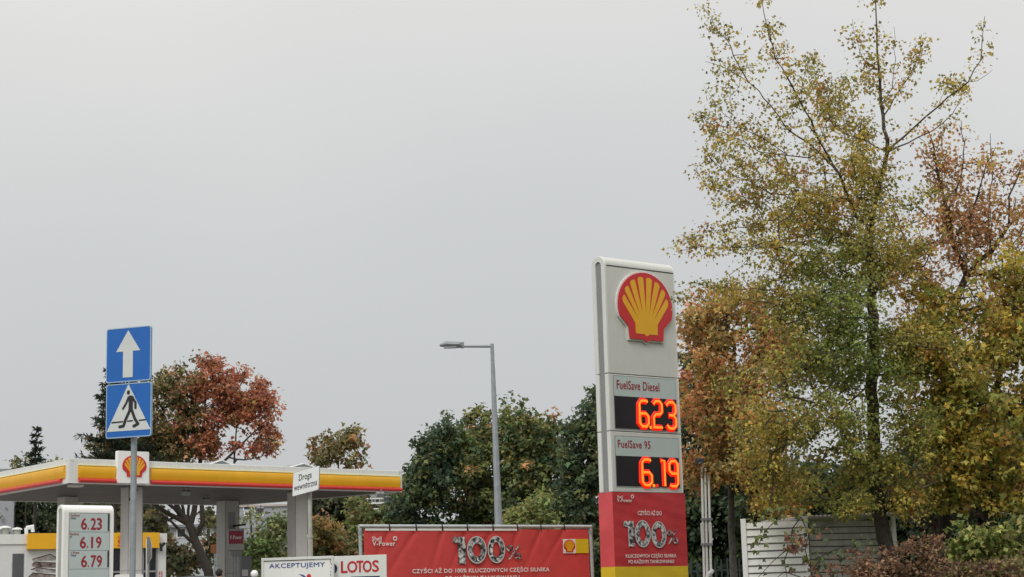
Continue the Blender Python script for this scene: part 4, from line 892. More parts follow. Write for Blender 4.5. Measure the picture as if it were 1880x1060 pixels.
def person(name, label, loc, rz, h=1.75):
    root = thing(name, label, 'person', loc, rz); s_ = h / 1.75
    def skin(nm, V, Ed, Rr, m, lv=2):
        me = bpy.data.meshes.new(nm); me.from_pydata([tuple(c * s_ for c in v) for v in V], Ed, []); o = bpy.data.objects.new(nm, me); COL.objects.link(o); o.parent = root
        me.materials.append(m); sk = o.modifiers.new('skin', 'SKIN'); sk.use_smooth_shade = True
        for i, r in enumerate(Rr): me.skin_vertices[0].data[i].radius = (r[0] * s_, r[1] * s_) if hasattr(r, '__len__') else (r * s_, r * s_)
        me.skin_vertices[0].data[0].use_root = True
        ss = o.modifiers.new('sub', 'SUBSURF'); ss.levels = lv; ss.render_levels = lv; return o
    V = [(0, 0, .95), (0, 0, 1.15), (0, 0, 1.38), (0, .01, 1.50), (0, -.01, 1.60), (0, -.01, 1.70),
         (-.17, 0, 1.40), (-.23, .02, 1.13), (-.22, -.08, .90), (-.215, -.11, .82), (.17, 0, 1.40), (.23, .02, 1.13), (.22, -.08, .90), (.215, -.11, .82),
         (-.09, 0, .90), (-.10, -.03, .50), (-.10, .02, .09), (-.10, -.13, .04), (.09, 0, .90), (.11, .04, .50), (.11, .08, .09), (.11, -.07, .04)]
    Ed = [(0, 1), (1, 2), (2, 3), (3, 4), (4, 5), (2, 6), (6, 7), (7, 8), (8, 9), (2, 10), (10, 11), (11, 12), (12, 13), (0, 14), (14, 15), (15, 16), (16, 17), (0, 18), (18, 19), (19, 20), (20, 21)]
    Rr = [(.15, .11), (.14, .10), (.16, .11), .055, .075, .07, .06, .045, .03, .032, .06, .045, .03, .032, .09, .06, .04, .035, .09, .06, .04, .035]
    skin('body', V, Ed, Rr, M['skin'])
    b = MB(); b.tube([(0, 0, .90 * s_), (0, 0, 1.1 * s_), (0, 0, 1.3 * s_), (0, 0, 1.43 * s_), (0, 0, 1.50 * s_)], [.19 * s_, .18 * s_, .20 * s_, .17 * s_, .085 * s_], 16, fy=.72); b.build('jacket', M['jacket'], root, smooth=True)
    for i, j in ((6, 10),):
        for sgn in (-1, 1): b = MB(); b.tube([(sgn * .15 * s_, 0, 1.42 * s_), (sgn * .20 * s_, .01, 1.36 * s_), (sgn * .235 * s_, .02, 1.13 * s_), (sgn * .222 * s_, -.07, .92 * s_)], [.07 * s_, .082 * s_, .062 * s_, .05 * s_], 12); b.build('sleeve', M['jacket'], root, smooth=True)
    for sgn, dy in ((-1, -.03), (1, .04)): b = MB(); b.tube([(sgn * .09 * s_, 0, .97 * s_), (sgn * .105 * s_, dy, .5 * s_), (sgn * .105 * s_, dy * 1.2, .08 * s_)], [.115 * s_, .08 * s_, .062 * s_], 12); b.build('trouser_leg', M['jeans'], root, smooth=True)
    for sgn, dy in ((-1, .0), (1, .05)): b = MB(); b.sphere((sgn * .105 * s_, dy - .06, .05), .05, .14, .05); b.build('shoe', M['black'], root, smooth=True)
    b = MB(); b.sphere((0, .012 * s_, 1.665 * s_), .088 * s_, .098 * s_, .10 * s_, 16, 10); b.build('hair', M['hair'], root, smooth=True)
    b = MB(); b.tube([(0, -.085 * s_, 1.66 * s_), (0, -.105 * s_, 1.625 * s_)], [.008, .016], 6); b.build('nose', M['skin'], root, smooth=True)
    for sgn in (-1, 1):
        b = MB(); b.sphere((sgn * .032 * s_, -.084 * s_, 1.655 * s_), .011, .006, .008); b.build('eye', M['black'], root)
        b = MB(); b.sphere((sgn * .085 * s_, 0, 1.64 * s_), .012, .02, .03); b.build('ear', M['skin'], root)
    return root
p = P(403, 1050, 45.0); person('person', 'person in a dark jacket with short dark hair beside the canopy column', (p[0], 45, .75), radians(160), (P(403, 1044, 45)[2] - .75) / 1.765 * 1.75)

# ================================================================== BUILDINGS BEHIND
def window_row(root, F, specs, y=-.02):
    for (l_, t_, r__, b_) in specs:
        a = F.uv(l_, b_); c = F.uv(r__, t_); m_ = MB(); m_.box(a[0] - .06, c[0] + .06, y - .02, y + .06, a[1] - .06, c[1] + .06); f_ = m_.build('window_frame', M['white2'], root)
        m_ = MB(); m_.box(a[0], c[0], y - .03, y - .021, a[1], c[1]); m_.build('pane', M['wing'], f_)
p = P(430, 1000, 105.0); F = Frame(p[0], 105, radians(3), .75); a = F.uv(425, 1000); c = F.uv(580, 928)
root = thing('warehouse', 'large pale grey blank building behind the pumps', 'building', (p[0], 105, .75), F.h)
b = MB(); b.box(a[0], c[0], 0, 14, 0, c[1]); wl = b.build('wall', M['bldg'], root)
b = MB(); b.box(a[0] - .1, c[0] + .1, -.1, 14.1, c[1], c[1] + .12); b.build('coping', mat('pink_coping', (.5, .42, .40), .7), root)
for y_ in (953, 970, 988, 1010):
    z = F.uv(480, y_)[1]; b = MB(); b.box(a[0], c[0], -.012, -.002, z, z + .05); b.build('seam', M['lampg'], root)
window_row(root, F, [(448, 930, 460, 936), (463, 930, 477, 936), (450, 941, 458, 946), (469, 940, 482, 947)])
p = P(262, 1000, 98.0); F = Frame(p[0], 98, radians(2), .75); a = F.uv(255, 1000); c = F.uv(402, 967)
root = thing('apartment_building', 'pale block with small windows behind the bare branching tree', 'building', (p[0], 98, .75), F.h)
b = MB(); b.box(a[0], c[0], 0, 10, 0, c[1]); b.build('wall', M['bldw'], root); b = MB(); b.box(a[0] - .3, c[0] + .3, -.3, 10.3, c[1], c[1] + .15); b.build('roof', M['lampg'], root)
window_row(root, F, [(362, 970, 371, 985), (326, 972, 340, 986), (300, 972, 312, 986), (380, 972, 386, 990), (362, 1010, 371, 1024), (326, 1010, 340, 1024), (300, 1010, 312, 1024), (384, 1010, 394, 1022)])
p = P(675, 930, 120.0); F = Frame(p[0], 120, 0, .75); a = F.uv(640, 930); c = F.uv(712, 914)
root = thing('balcony_block', 'distant flat with white balcony rails seen under the canopy end', 'building', (p[0], 120, .75), 0)
b = MB(); b.box(a[0], c[0], 0, 10, 0, c[1]); b.build('wall', mat('far_wall', (.30, .31, .33), .8), root); b = MB(); b.box(a[0] - .3, c[0] + .2, -.5, 10, c[1], c[1] + .25); b.build('roof', M['slotd'], root)
for y_ in (924, 935, 948, 962):
    z = F.uv(690, y_)[1]; b = MB(); b.box(a[0], c[0] - .2, -1.2, -.05, z - .2, z); bl = b.build('balcony', M['white'], root)
    b = MB(); b.box(a[0], c[0] - .2, -1.2, -1.15, z + .2, z + .28); b.build('rail', M['white'], bl)
window_row(root, F, [(676, 917, 682, 922), (690, 917, 696, 922), (676, 927, 682, 933), (690, 927, 697, 933)])
for px, t_ in ((681, 900), (690, 895)):
    a = F.uv(px, t_); b = MB(); b.tube([(a[0], 1, c[1]), (a[0], 1, a[1])], .05, 5); b.tube([(a[0] - .35, 1, a[1] - .1), (a[0] + .35, 1, a[1] + .05)], .04, 5); b.build('antenna', M['slotd'], root)
p = P(0, 865, 90.0); F = Frame(p[0], 90, radians(10), .75); a = F.uv(-90, 870); c = F.uv(27, 861.5)
root = thing('flat_roof_block', 'dark edge of a flat roofed block beyond the left end of the canopy', 'building', (p[0], 90, .75), F.h)
b = MB(); b.box(a[0], c[0], 0, 10, 0, c[1] - .18); b.build('wall', M['bldg'], root); b = MB(); b.box(a[0], c[0] + .2, -.3, 10, c[1] - .17, c[1]); b.build('roof', M['lampg'], root)

# ================================================================== RIGHT SIDE: MAST CLUSTER, FENCE, SHED
p = P(1297, 1040, 32.0); F = Frame(p[0], 32.0, 0, gz(32))
root = thing('mast_cluster', 'cluster of three slim white masts with dark floodlight on top, right of the totem', 'mast', (p[0], 32, gz(32)))
for px0, px1, top in ((1288.5, 1293, 856), (1294.5, 1298.5, 860), (1301, 1305.5, 868)):
    a = F.uv(px1, 1060); c = F.uv(px0, top); d = (c[0] - a[0]) / (c[1] - a[1]); b = MB(); b.tube([(a[0] - d * a[1], 0, 0), (c[0], 0, c[1])], .022, 10); b.build('mast', M['white2'], root, smooth=True)
a = F.uv(1288, 1003); c = F.uv(1306, 960); 
b = MB(); b.box(a[0], a[0] + .05, -.04, .04, a[1], c[1]); b.build('sleeve', M['white'], root, bevel=.008); b = MB(); b.box(c[0] - .055, c[0], -.035, .04, a[1], c[1]); b.build('sleeve', M['white'], root, bevel=.008)
for y_ in (954, 1000):
    a = F.uv(1287, y_); c = F.uv(1308, y_); b = MB(); b.box(a[0], c[0], -.05, .05, a[1] - .02, a[1] + .02); b.build('clamp', M['lampg'], root)
a = F.uv(1285, 849); b = MB(); b.box(a[0] - .09, a[0] + .07, -.1, .05, a[1] - .05, a[1] + .07); fl = b.build('floodlight', mat('floodlight_case', (.06, .065, .07), .5), root, bevel=.01)
b = MB(); b.box(a[0] - .08, a[0] + .06, -.11, -.101, a[1] - .04, a[1] + .05); b.build('floodlight_glass', M['wing'], fl)
a = F.uv(1280, 853); c = F.uv(1298, 852); b = MB(); b.tube([(a[0], 0, a[1]), (c[0], 0, c[1])], .018, 6); b.build('crossbar', M['pipe'], root)
a = F.uv(1303, 1053); b = MB(); b.tube([(a[0] - .05, -.06, a[1] - .08), (a[0], -.08, a[1]), (a[0] + .05, -.05, a[1] + .05)], .04, 8); b.build('knot', M['white'], root)

p = P(1300, 1040, 38.0); root = thing('picket_fence', 'dark metal picket fence between the totem and the white shed', 'fence', (p[0], 38, .75)); z_ = P(1300, 1028, 38)[2] - .75
for i in range(34):
    x = -2.2 + i * .13; b = MB(); b.box(x, x + .03, -.012, .012, .1, z_ + .03 * ((i * 7) % 3 - 1)); b.build('picket', M['fence'], root)
for z in (.35, z_ - .25): b = MB(); b.box(-2.3, 2.25, .014, .05, z, z + .04); b.build('rail', M['fence'], root)

p = P(1483, 1000, 27.0); F = Frame(p[0], 27.0, 0, gz(27)); GZ_ = gz(27)
root = thing('shed', 'white slatted garden shed with low metal roof half hidden by shrubs', 'shed', (p[0], 27, GZ_))
hl = radians(-18); hr = radians(16)
FL = Frame(p[0], 27.0, hl, GZ_); FR = Frame(p[0], 27.0, hr, GZ_)
zl = FL.uv(1420, 957)[1]; xl = FL.uv(1366, 1000)[0]; zr = FR.uv(1500, 956)[1]; xr = FR.uv(1640, 1000)[0]
def siding(head, x0, x1, zt, m, pitch, lean=0):
    n = int(zt / pitch)
    for i in range(n):
        z0 = zt - (i + 1) * pitch; b = MB()
        b.prismx([(-.002, z0 + pitch - .012), (-.030, z0 + .010), (-.022, z0 + .0), (.01, z0 + pitch - .012)], x0, x1); o = b.build('plank', m, root); o.rotation_euler = (0, 0, head)
    b = MB(); b.box(x0 + .01, x1 - .01, .012, .05, 0, zt - .01); o = b.build('wall_core', M['dark'], root); o.rotation_euler = (0, 0, head)
siding(hl, xl + .05, -.03, zl, M['plank'], .112); siding(hr, .03, xr, zr, M['plankd'], .098)
for hd2, x, zt_, w_ in ((hl, xl, zl + .05, .05), (hl, -.03, zl + .03, .05)):
    b = MB(); b.box(x - (.03 if x < -.1 else 0), x + w_, -.045, .0, 0, zt_); o = b.build('corner_post', M['white2'], root, bevel=.004); o.rotation_euler = (0, 0, hd2)
b = MB(); b.box(-.02, xr + .1, -.20, 1.6, zr + .02, zr + .05); o = b.build('roof', M['roofm'], root); o.rotation_euler = (radians(0), radians(-1.2), hr)
b = MB()
for i in range(int((xr + .1) / .07)): b.tube([(-.02 + i * .07 + .035, -.21, zr + .05 + 0.0), (-.02 + i * .07 + .035, 1.6, zr + .055)], .022, 6)
o = b.build('roof_ribs', M['roofm'], root); o.rotation_euler = (0, radians(-1.2), hr)
b = MB(); b.box(xr - .02, xr + .04, -.05, 0, 0, zr + .1); o = b.build('corner_post', M['white2'], root); o.rotation_euler = (0, 0, hr)
# ================================================================== TREES
def tr_(*pts): return pts
# --- tall olive maple on the right; limbs follow its real branching
Yt = 26.0
trunk = pl([(1648, 1150), (1633, 1040), (1624, 990), (1612, 920), (1606, 850), (1603, 720), (1602, 560), (1598, 470)], Yt)
trunk[0] = trunk[0] * 1.0; base = np.array([trunk[0][0] + .05, Yt, gz(Yt) - .05]); trunk = [base] + trunk[1:]
LB = [  # (pixels, y start, y end, r0, r1)
    ([(1598, 470), (1601, 400), (1612, 351), (1630, 279), (1620, 211), (1614, 143), (1609, 75), (1608, 0), (1607, -70)], 26, 26, .048, .004),
    ([(1630, 279), (1676, 236), (1722, 196), (1775, 151), (1801, 109), (1808, 30)], 26, 25.2, .035, .006),
    ([(1630, 279), (1668, 262), (1707, 245), (1748, 211), (1765, 181), (1767, 158)], 26, 26.8, .025, .005),
    ([(1626, 208), (1654, 166), (1678, 128), (1688, 98), (1692, 64)], 26, 26.5, .022, .005),
    ([(1618, 190), (1639, 162), (1641, 110), (1641, 49)], 26, 25.6, .014, .004),
    ([(1775, 151), (1795, 150), (1812, 138), (1822, 128)], 25.5, 25.3, .010, .004),
    ([(1601, 420), (1571, 400), (1541, 321), (1507, 260), (1477, 204), (1446, 140), (1424, 109), (1409, 49), (1392, -20)], 26, 24.6, .05, .006),
    ([(1540, 318), (1484, 264), (1446, 234), (1416, 196), (1390, 166), (1360, 140), (1322, 121), (1295, 113)], 25.5, 25.9, .032, .005),
    ([(1375, 152), (1348, 102), (1333, 72), (1314, 53), (1299, 23), (1280, 8)], 25.8, 25.2, .018, .004),
    ([(1484, 290), (1440, 285), (1394, 279), (1363, 260), (1326, 245), (1303, 230), (1280, 207)], 25.2, 26.4, .018, .004),
    ([(1443, 283), (1400, 255), (1348, 223), (1314, 192), (1292, 158)], 25.5, 24.8, .016, .004),
    ([(1560, 366), (1520, 360), (1484, 355), (1416, 358), (1386, 340), (1360, 302), (1329, 277), (1307, 241)], 25.7, 27.0, .024, .004),
    ([(1424, 362), (1371, 332), (1326, 313), (1300, 285), (1295, 264)], 26.5, 27, .014, .004),
    ([(1416, 362), (1371, 362), (1322, 347), (1295, 340), (1273, 302)], 26.5, 26, .014, .004),
    ([(1430, 365), (1401, 373), (1344, 372), (1310, 364)], 26.5, 25.6, .012, .004),
    ([(1598, 450), (1536, 422), (1487, 429), (1430, 443), (1360, 457), (1290, 454), (1241, 462)], 26, 24.8, .035, .005),
    ([(1560, 435), (1500, 412), (1430, 406), (1371, 415), (1308, 425), (1255, 441)], 26, 26.8, .025, .004),
    ([(1599, 499), (1530, 530), (1448, 555), (1417, 531), (1360, 531), (1308, 531), (1269, 519)], 26, 25.0, .03, .004),
    ([(1601, 540), (1500, 560), (1430, 560), (1360, 548), (1300, 552), (1244, 545)], 26, 27.2, .026, .004),
    ([(1630, 279), (1590, 257), (1556, 247), (1518, 219), (1503, 177), (1495, 125), (1495, 98)], 26, 26.9, .022, .004),
    ([(1575, 254), (1552, 211), (1548, 143)], 26.4, 26.6, .012, .004), ([(1530, 230), (1522, 181), (1507, 151)], 26.5, 26, .010, .004),
    ([(1597, 440), (1585, 340), (1579, 270), (1578, 215)], 26, 26.8, .02, .005),
    ([(1606, 365), (1575, 330), (1560, 290), (1570, 250)], 26, 24.9, .02, .004),
    ([(1424, 109), (1440, 95), (1450, 78)], 25, 24.8, .010, .003), ([(1477, 204), (1470, 165), (1480, 130), (1478, 108)], 25.2, 24.9, .012, .003), ([(1507, 260), (1520, 215), (1528, 180)], 25.3, 25.1, .012, .003),
    ([(1556, 247), (1540, 190), (1545, 150)], 26.3, 26.8, .010, .003), ([(1612, 143), (1590, 115), (1572, 75), (1565, 35)], 26, 25.5, .010, .003), ([(1614, 160), (1595, 150), (1578, 125)], 26, 26.4, .008, .003), ([(1722, 196), (1740, 160), (1745, 140)], 25.6, 25.9, .008, .003),
    ([(1678, 128), (1690, 110), (1690, 66)], 26.3, 26.3, .007, .003), ([(1541, 321), (1500, 318), (1450, 322), (1410, 300)], 25.4, 26.3, .016, .003), ([(1360, 140), (1352, 170), (1330, 180)], 25.9, 25.5, .008, .003),
    ([(1602, 600), (1540, 640), (1460, 680), (1400, 740), (1350, 800)], 26, 24.2, .03, .006),
    ([(1603, 700), (1540, 760), (1470, 820), (1420, 880)], 26, 25.2, .03, .006),
    ([(1602, 620), (1660, 600), (1720, 640), (1780, 700)], 26, 25.0, .03, .006),
    ([(1603, 690), (1680, 680), (1740, 730)], 26, 27.2, .028, .006),
    ([(1602, 520), (1650, 480), (1700, 450)], 26, 26.5, .02, .005),
    ([(1480, 700), (1420, 690), (1360, 720), (1320, 700)], 25, 26.4, .014, .004),
    ([(1570, 360), (1640, 380), (1690, 372), (1730, 350)], 26, 25.0, .016, .004),
    ([(1605, 800), (1560, 820), (1500, 850), (1470, 900)], 26, 25.0, .02, .004),
    ([(1604, 760), (1660, 790), (1700, 850)], 26, 25.0, .02, .005),
]
limbs = [(trunk, .135, .065)] + [(pl(p_, a_, b_), r0 * (.52 if i else 1), r1 * .6) for i, (p_, a_, b_, r0, r1) in enumerate(LB)]
ll = [(.9, 1, .10)] + [(.12, 13, .14)] * len(LB)
for i, v in {1: (.05, 6.5, .09), 2: (.15, 3.5, .05), 3: (.1, 4, .07), 4: (.1, 4.5, .07), 5: (.1, 3, .05), 6: (.2, 1, .05), 7: (.12, 10, .13), 8: (.1, 9, .12), 9: (.05, 8, .08), 23: (.1, 26, .10), 16: (.1, 18, .16), 17: (.1, 16, .14)}.items(): ll[i] = v
Z = lambda py: float(P(1600, py, Yt)[2]); X = lambda px: float(P(px, 500, Yt)[0])
zg0, zg1, zt0 = Z(900), Z(560), Z(300)
def bigf(p, c, rng):
    z = p[:, 2]; x = p[:, 0]; n = np.sin(x * 2.1 + 1.3) * np.cos(z * 1.7 + x) + rng.normal(0, .45, len(p))
    g = np.clip(1.1 - np.abs(z - Z(680)) / (Z(440) - Z(680) + 1e-6) * .9, 0, 1) * np.clip(1.3 - np.abs(x - X(1530)) / 1.1, 0, 1)
    g = np.clip(g + .3 * n, 0, 1)[:, None]
    green = np.array([.095, .135, .030]); yel = np.array([.27, .20, .035]); oli = np.array([.19, .165, .042])
    w = rng.random((len(p), 1)); base_ = np.where(w < .5, oli, yel); o_ = np.where(w > .93, np.array([.32, .13, .03]), base_)
    return (o_ * (1 - g) + green * g) * (1 + rng.normal(0, .18, (len(p), 1)))
BB = [blob(1470, 330, 130, 70, 26, 1.2, 130), blob(1500, 400, 150, 60, 26, 1.3, 230), blob(1600, 340, 55, 90, 26, .9, 70), blob(1500, 480, 165, 55, 26, 1.3, 300),
      blob(1590, 450, 75, 75, 26, 1.2, 190), blob(1500, 570, 135, 60, 26, 1.5, 260), blob(1560, 560, 70, 70, 25, 1.0, 170), blob(1480, 660, 130, 75, 25.8, 1.5, 300), blob(1560, 700, 75, 80, 25.4, 1.2, 200), blob(1430, 780, 95, 70, 25.5, 1.3, 190), blob(1540, 790, 70, 55, 24.9, 1.0, 170),
      blob(1640, 620, 60, 90, 26, 1.2, 150), blob(1660, 740, 60, 90, 25.6, 1.2, 190), blob(1570, 860, 110, 55, 26, 1.2, 220), blob(1480, 900, 80, 38, 26.3, .9, 140), blob(1640, 490, 60, 70, 26.4, 1.0, 110), blob(1440, 925, 65, 20, 25.6, .5, 60), blob(1550, 925, 60, 26, 25.3, .5, 90), blob(1670, 920, 40, 40, 25.6, .6, 80), blob(1400, 860, 50, 45, 25.6, .7, 90), blob(1680, 870, 45, 60, 26, .9, 90)]
tree('maple_tree', 'tallest tree, olive and yellow maple with sparse high twigs, trunk before the shed', 'tree', base, limbs, BB, lambda p, r: bigf(p, None, r), nper=17, cr_=.20, leaf=.056, gap=-.16, gapf=1.1,
     limb_leaf=ll, seed=3, rtip=.0035, rpow=.42, droop=.75, step=.25, maxr=.06, jit=.08)

# --- red brown tree at the right edge
Yr = 27.5
tk = pl([(1728, 1130), (1733, 800), (1738, 640), (1747, 591), (1757, 549), (1775, 506)], Yr); bs = np.array([tk[0][0], Yr, gz(Yr) - .05]); tk = [bs] + tk[1:]
LB = [([(1775, 506), (1750, 443), (1740, 387), (1722, 320), (1712, 270), (1704, 240)], 27.5, 27, .05, .006), ([(1775, 506), (1795, 480), (1817, 464), (1852, 415), (1880, 387), (1930, 330)], 27.5, 28, .05, .006),
      ([(1757, 549), (1725, 530), (1694, 503), (1662, 440), (1650, 400), (1640, 370)], 27.5, 26.8, .028, .005), ([(1740, 387), (1765, 330), (1770, 280), (1765, 222)], 27.2, 27.8, .02, .005),
      ([(1750, 443), (1780, 400), (1800, 340), (1812, 300), (1828, 270)], 27.3, 26.5, .022, .005), ([(1852, 415), (1850, 360), (1875, 310), (1885, 285)], 27.6, 27, .02, .005),
      ([(1775, 506), (1830, 500), (1880, 480), (1930, 470)], 27.5, 27, .03, .006), ([(1722, 320), (1700, 300), (1690, 275)], 27, 27, .012, .004), ([(1747, 591), (1800, 570), (1850, 560)], 27.5, 26.8, .03, .006), ([(1817, 464), (1815, 400), (1822, 330), (1818, 245)], 27.6, 28.2, .018, .004)]
limbs = [(tk, .12, .055)] + [(pl(p_, a_, b_), r0, r1) for p_, a_, b_, r0, r1 in LB]
rb = pal((.27, .14, .065), (.31, .17, .055), (.22, .12, .065), (.30, .22, .05), w=(.4, .27, .2, .13))
BB = [blob(1745, 400, 60, 90, 27.3, .9, 120), blob(1700, 440, 50, 70, 27, .9, 90), blob(1800, 430, 65, 80, 27.5, 1.0, 140), blob(1870, 400, 60, 90, 27.6, 1.0, 120), blob(1800, 330, 60, 60, 27.3, .8, 50), blob(1730, 300, 32, 55, 27.2, .5, 45), blob(1690, 520, 60, 60, 27.2, .9, 110), blob(1830, 540, 80, 60, 27.3, 1, 150), blob(1740, 610, 70, 60, 27.6, 1, 130)]
tree('maple_tree', 'red brown thin crowned tree behind the tall olive maple at the right edge', 'tree', bs, limbs, BB, rb, nper=9, cr_=.22, leaf=.066, gap=-.12, limb_leaf=[(.8, 2, .1)] + [(.1, 10, .10)] * len(LB), seed=5, rtip=.004, step=.25, maxr=.06)

# --- yellow olive tree far right, lower
Yy = 26.6
tk = pl([(1812, 1130), (1815, 900), (1822, 760), (1834, 685), (1852, 608), (1866, 520)], Yy); bs = np.array([tk[0][0], Yy, gz(Yy) - .05]); tk = [bs] + tk[1:]
LB = [([(1822, 760), (1760, 700), (1700, 650), (1670, 600)], 26.6, 25.8, .03, .006), ([(1834, 685), (1880, 640), (1920, 600)], 26.6, 26, .03, .006), ([(1822, 780), (1880, 740), (1940, 720)], 26.6, 26, .03, .006), ([(1818, 830), (1750, 800), (1690, 790), (1650, 800)], 26.6, 25.6, .03, .006), ([(1852, 608), (1800, 560), (1780, 530)], 26.6, 26, .02, .005)]
limbs = [(tk, .11, .02)] + [(pl(p_, a_, b_), r0, r1) for p_, a_, b_, r0, r1 in LB]
yo = pal((.29, .215, .034), (.21, .19, .04), (.14, .16, .035), (.24, .13, .035), w=(.36, .32, .24, .08))
BB = [blob(1800, 640, 90, 70, 26.5, 1.1, 250), blob(1880, 600, 60, 80, 26.5, 1, 170), blob(1720, 700, 90, 70, 26.2, 1.1, 270), blob(1820, 740, 90, 70, 26.2, 1.1, 320), blob(1760, 800, 100, 55, 26.1, 1.1, 320), blob(1880, 800, 70, 90, 26.5, 1.1, 260), blob(1700, 640, 60, 50, 26.4, .9, 120), blob(1860, 500, 50, 60, 26.6, .8, 80), blob(1820, 870, 90, 50, 26.8, .9, 200), blob(1730, 890, 70, 50, 26.3, .8, 170), blob(1690, 570, 55, 60, 26.8, .9, 100), blob(1770, 560, 60, 50, 26.8, .9, 90), blob(1900, 560, 50, 60, 26.6, .9, 80), blob(1860, 920, 60, 30, 26.2, .7, 90), blob(1940, 700, 60, 140, 26.5, 1, 150)]
tree('maple_tree', 'low golden yellow maple filling the right edge under the red brown tree', 'tree', bs, limbs, BB, yo, nper=14, cr_=.21, leaf=.088, gap=-.2, limb_leaf=[(.9, 1, .1)] + [(.2, 5, .15)] * len(LB), seed=6, rtip=.0045, step=.3, maxr=.07)

# --- brown orange maple behind the totem
Yo = 33.0
tk = pl([(1348, 1130), (1344, 1000), (1342, 900), (1340, 800), (1345, 700), (1350, 620)], Yo); bs = np.array([tk[0][0], Yo, gz(Yo) - .05]); tk = [bs] + tk[1:]
oo = pal((.31, .16, .055), (.21, .16, .055), (.16, .14, .045), (.35, .20, .07), (.32, .12, .05), w=(.26, .27, .2, .17, .1))
BB = [blob(1300, 620, 60, 60, 33, 1, 170), blob(1360, 570, 75, 45, 33, 1, 170), blob(1340, 680, 90, 70, 32.6, 1.1, 330), blob(1290, 760, 50, 80, 32.8, .9, 220), blob(1370, 790, 80, 80, 32.5, 1.1, 330), blob(1310, 860, 62, 48, 32.6, .9, 200), blob(1400, 870, 70, 50, 32.6, 1, 210), blob(1420, 640, 60, 60, 33, 1, 160), blob(1272, 600, 25, 40, 33, .6, 60), blob(1275, 880, 22, 35, 32.6, .4, 60), blob(1440, 930, 50, 25, 32.6, .7, 90)]
tree('maple_tree', 'brown and orange maple with slender grey trunk between totem and shed', 'tree', bs, [(tk, .085, .03)], BB, oo, nper=13, cr_=.25, leaf=.095, gap=-.15, seed=8, rtip=.005, step=.35, maxr=.05, bark='barkl')

# --- dark evergreen masses behind
dg = pal((.030, .048, .022), (.045, .06, .025), (.02, .034, .02), w=(.4, .3, .3))
def bushy(name, label, cat, px, Y, blobs_, palette, nper, cr_, leaf, seed, r=.09, tall=None, group=None, **k):
    t0 = P(px, 1000, Y); zt_ = max(float(b_[0][2]) for b_ in blobs_) ; bs = np.array([t0[0], Y, gz(Y) - .05])
    tk = [bs, bs + [.05, 0, (zt_ - bs[2]) * .5], bs + [0, .05, (zt_ - bs[2]) * (tall or .8)]]
    return tree(name, label, cat, bs, [(tk, r, r * .3)], blobs_, palette, nper=nper, cr_=cr_, leaf=leaf, seed=seed, step=.5, **k)
bushy('evergreen_tree', 'dark green tree directly right of and behind the price totem', 'tree', 1300, 42, [blob(1290, 740, 45, 110, 42, 1.2, 160), blob(1300, 900, 80, 110, 42, 1.4, 330), blob(1370, 980, 70, 90, 42, 1.3, 240), blob(1255, 960, 40, 90, 42, 1, 150), blob(1310, 1050, 90, 40, 42, 1.2, 220)], dg, 28, .4, .15, 21, shape='simple')
bushy('evergreen_tree', 'dark green tree behind the white shed and tall maple', 'tree', 1520, 40, [blob(1480, 890, 110, 50, 40, 1.5, 220), blob(1600, 930, 110, 70, 40, 1.5, 280), blob(1450, 960, 90, 60, 40, 1.2, 180), blob(1640, 1000, 110, 70, 40, 1.2, 200)], dg, 28, .4, .15, 22, shape='simple')
bushy('evergreen_tree', 'dark green tree low behind the golden maple at the right edge', 'tree', 1790, 38, [blob(1720, 880, 90, 90, 38, 1.4, 280), blob(1830, 860, 90, 90, 38, 1.4, 280), blob(1770, 980, 120, 70, 38, 1.3, 280), blob(1920, 900, 70, 110, 38, 1.3, 180), blob(1880, 1010, 90, 60, 38, 1.2, 150)], dg, 28, .38, .14, 23, shape='simple')

# --- shrubs at the lower right
tw = pal((.10, .085, .06), (.06, .06, .04)); 
bushy('bare_shrub', 'tangle of dark twigs with few leaves right of the maple trunk', 'shrub', 1720, 28.0, [blob(1700, 920, 60, 60, 28.0, .7, 160), blob(1780, 900, 60, 60, 28.0, .7, 120)], pal((.05, .045, .035), (.10, .03, .035), (.06, .07, .03)), 4, .2, .08, 31, rtip=.004)
bs_ = pal((.17, .095, .055), (.13, .072, .042), (.09, .055, .035), (.22, .14, .08), w=(.3, .3, .2, .2))
bushy('dry_shrub', 'reddish brown dried shrub beside the maple trunk at the bottom edge', 'shrub', 1660, 23.6, [blob(1668, 1030, 55, 32, 23.6, .35, 170), blob(1610, 1048, 65, 24, 23.6, .35, 130), blob(1640, 1075, 130, 28, 23.6, .4, 210), blob(1640, 1130, 120, 50, 23.6, .45, 200), blob(1700, 1010, 34, 26, 23.6, .25, 60)], bs_, 12, .10, .05, 32, gap=-.3, r=.03, rtip=.0028, tall=.8, droop=.3)
bushy('dry_shrub', 'low brown and green shrub along the bottom right corner', 'shrub', 1790, 23.4, [blob(1760, 1050, 55, 20, 23.4, .3, 110), blob(1850, 1045, 60, 22, 23.4, .3, 110), blob(1800, 1080, 130, 24, 23.4, .4, 170), blob(1810, 1135, 120, 50, 23.4, .45, 200)], pal((.14, .075, .05), (.10, .06, .04), (.09, .09, .03), (.16, .11, .05)), 11, .10, .055, 33, r=.03, rtip=.0028, tall=.7)
gl_ = pal((.16, .18, .045), (.10, .135, .035), (.22, .21, .07), (.13, .12, .04), w=(.35, .3, .2, .15))
bushy('green_shrub', 'light green leafy shrub at the right edge above the dry brown shrub', 'shrub', 1820, 24.2, [blob(1800, 985, 55, 28, 24.2, .35, 95), blob(1860, 960, 50, 34, 24.2, .35, 110), blob(1850, 1020, 60, 28, 24.2, .35, 70), blob(1770, 1010, 30, 18, 24.2, .25, 35), blob(1900, 1000, 40, 50, 24.2, .4, 60), blob(1850, 1090, 90, 60, 24.2, .5, 150)], gl_, 9, .11, .085, 34, gap=-.1, r=.035, rtip=.003)
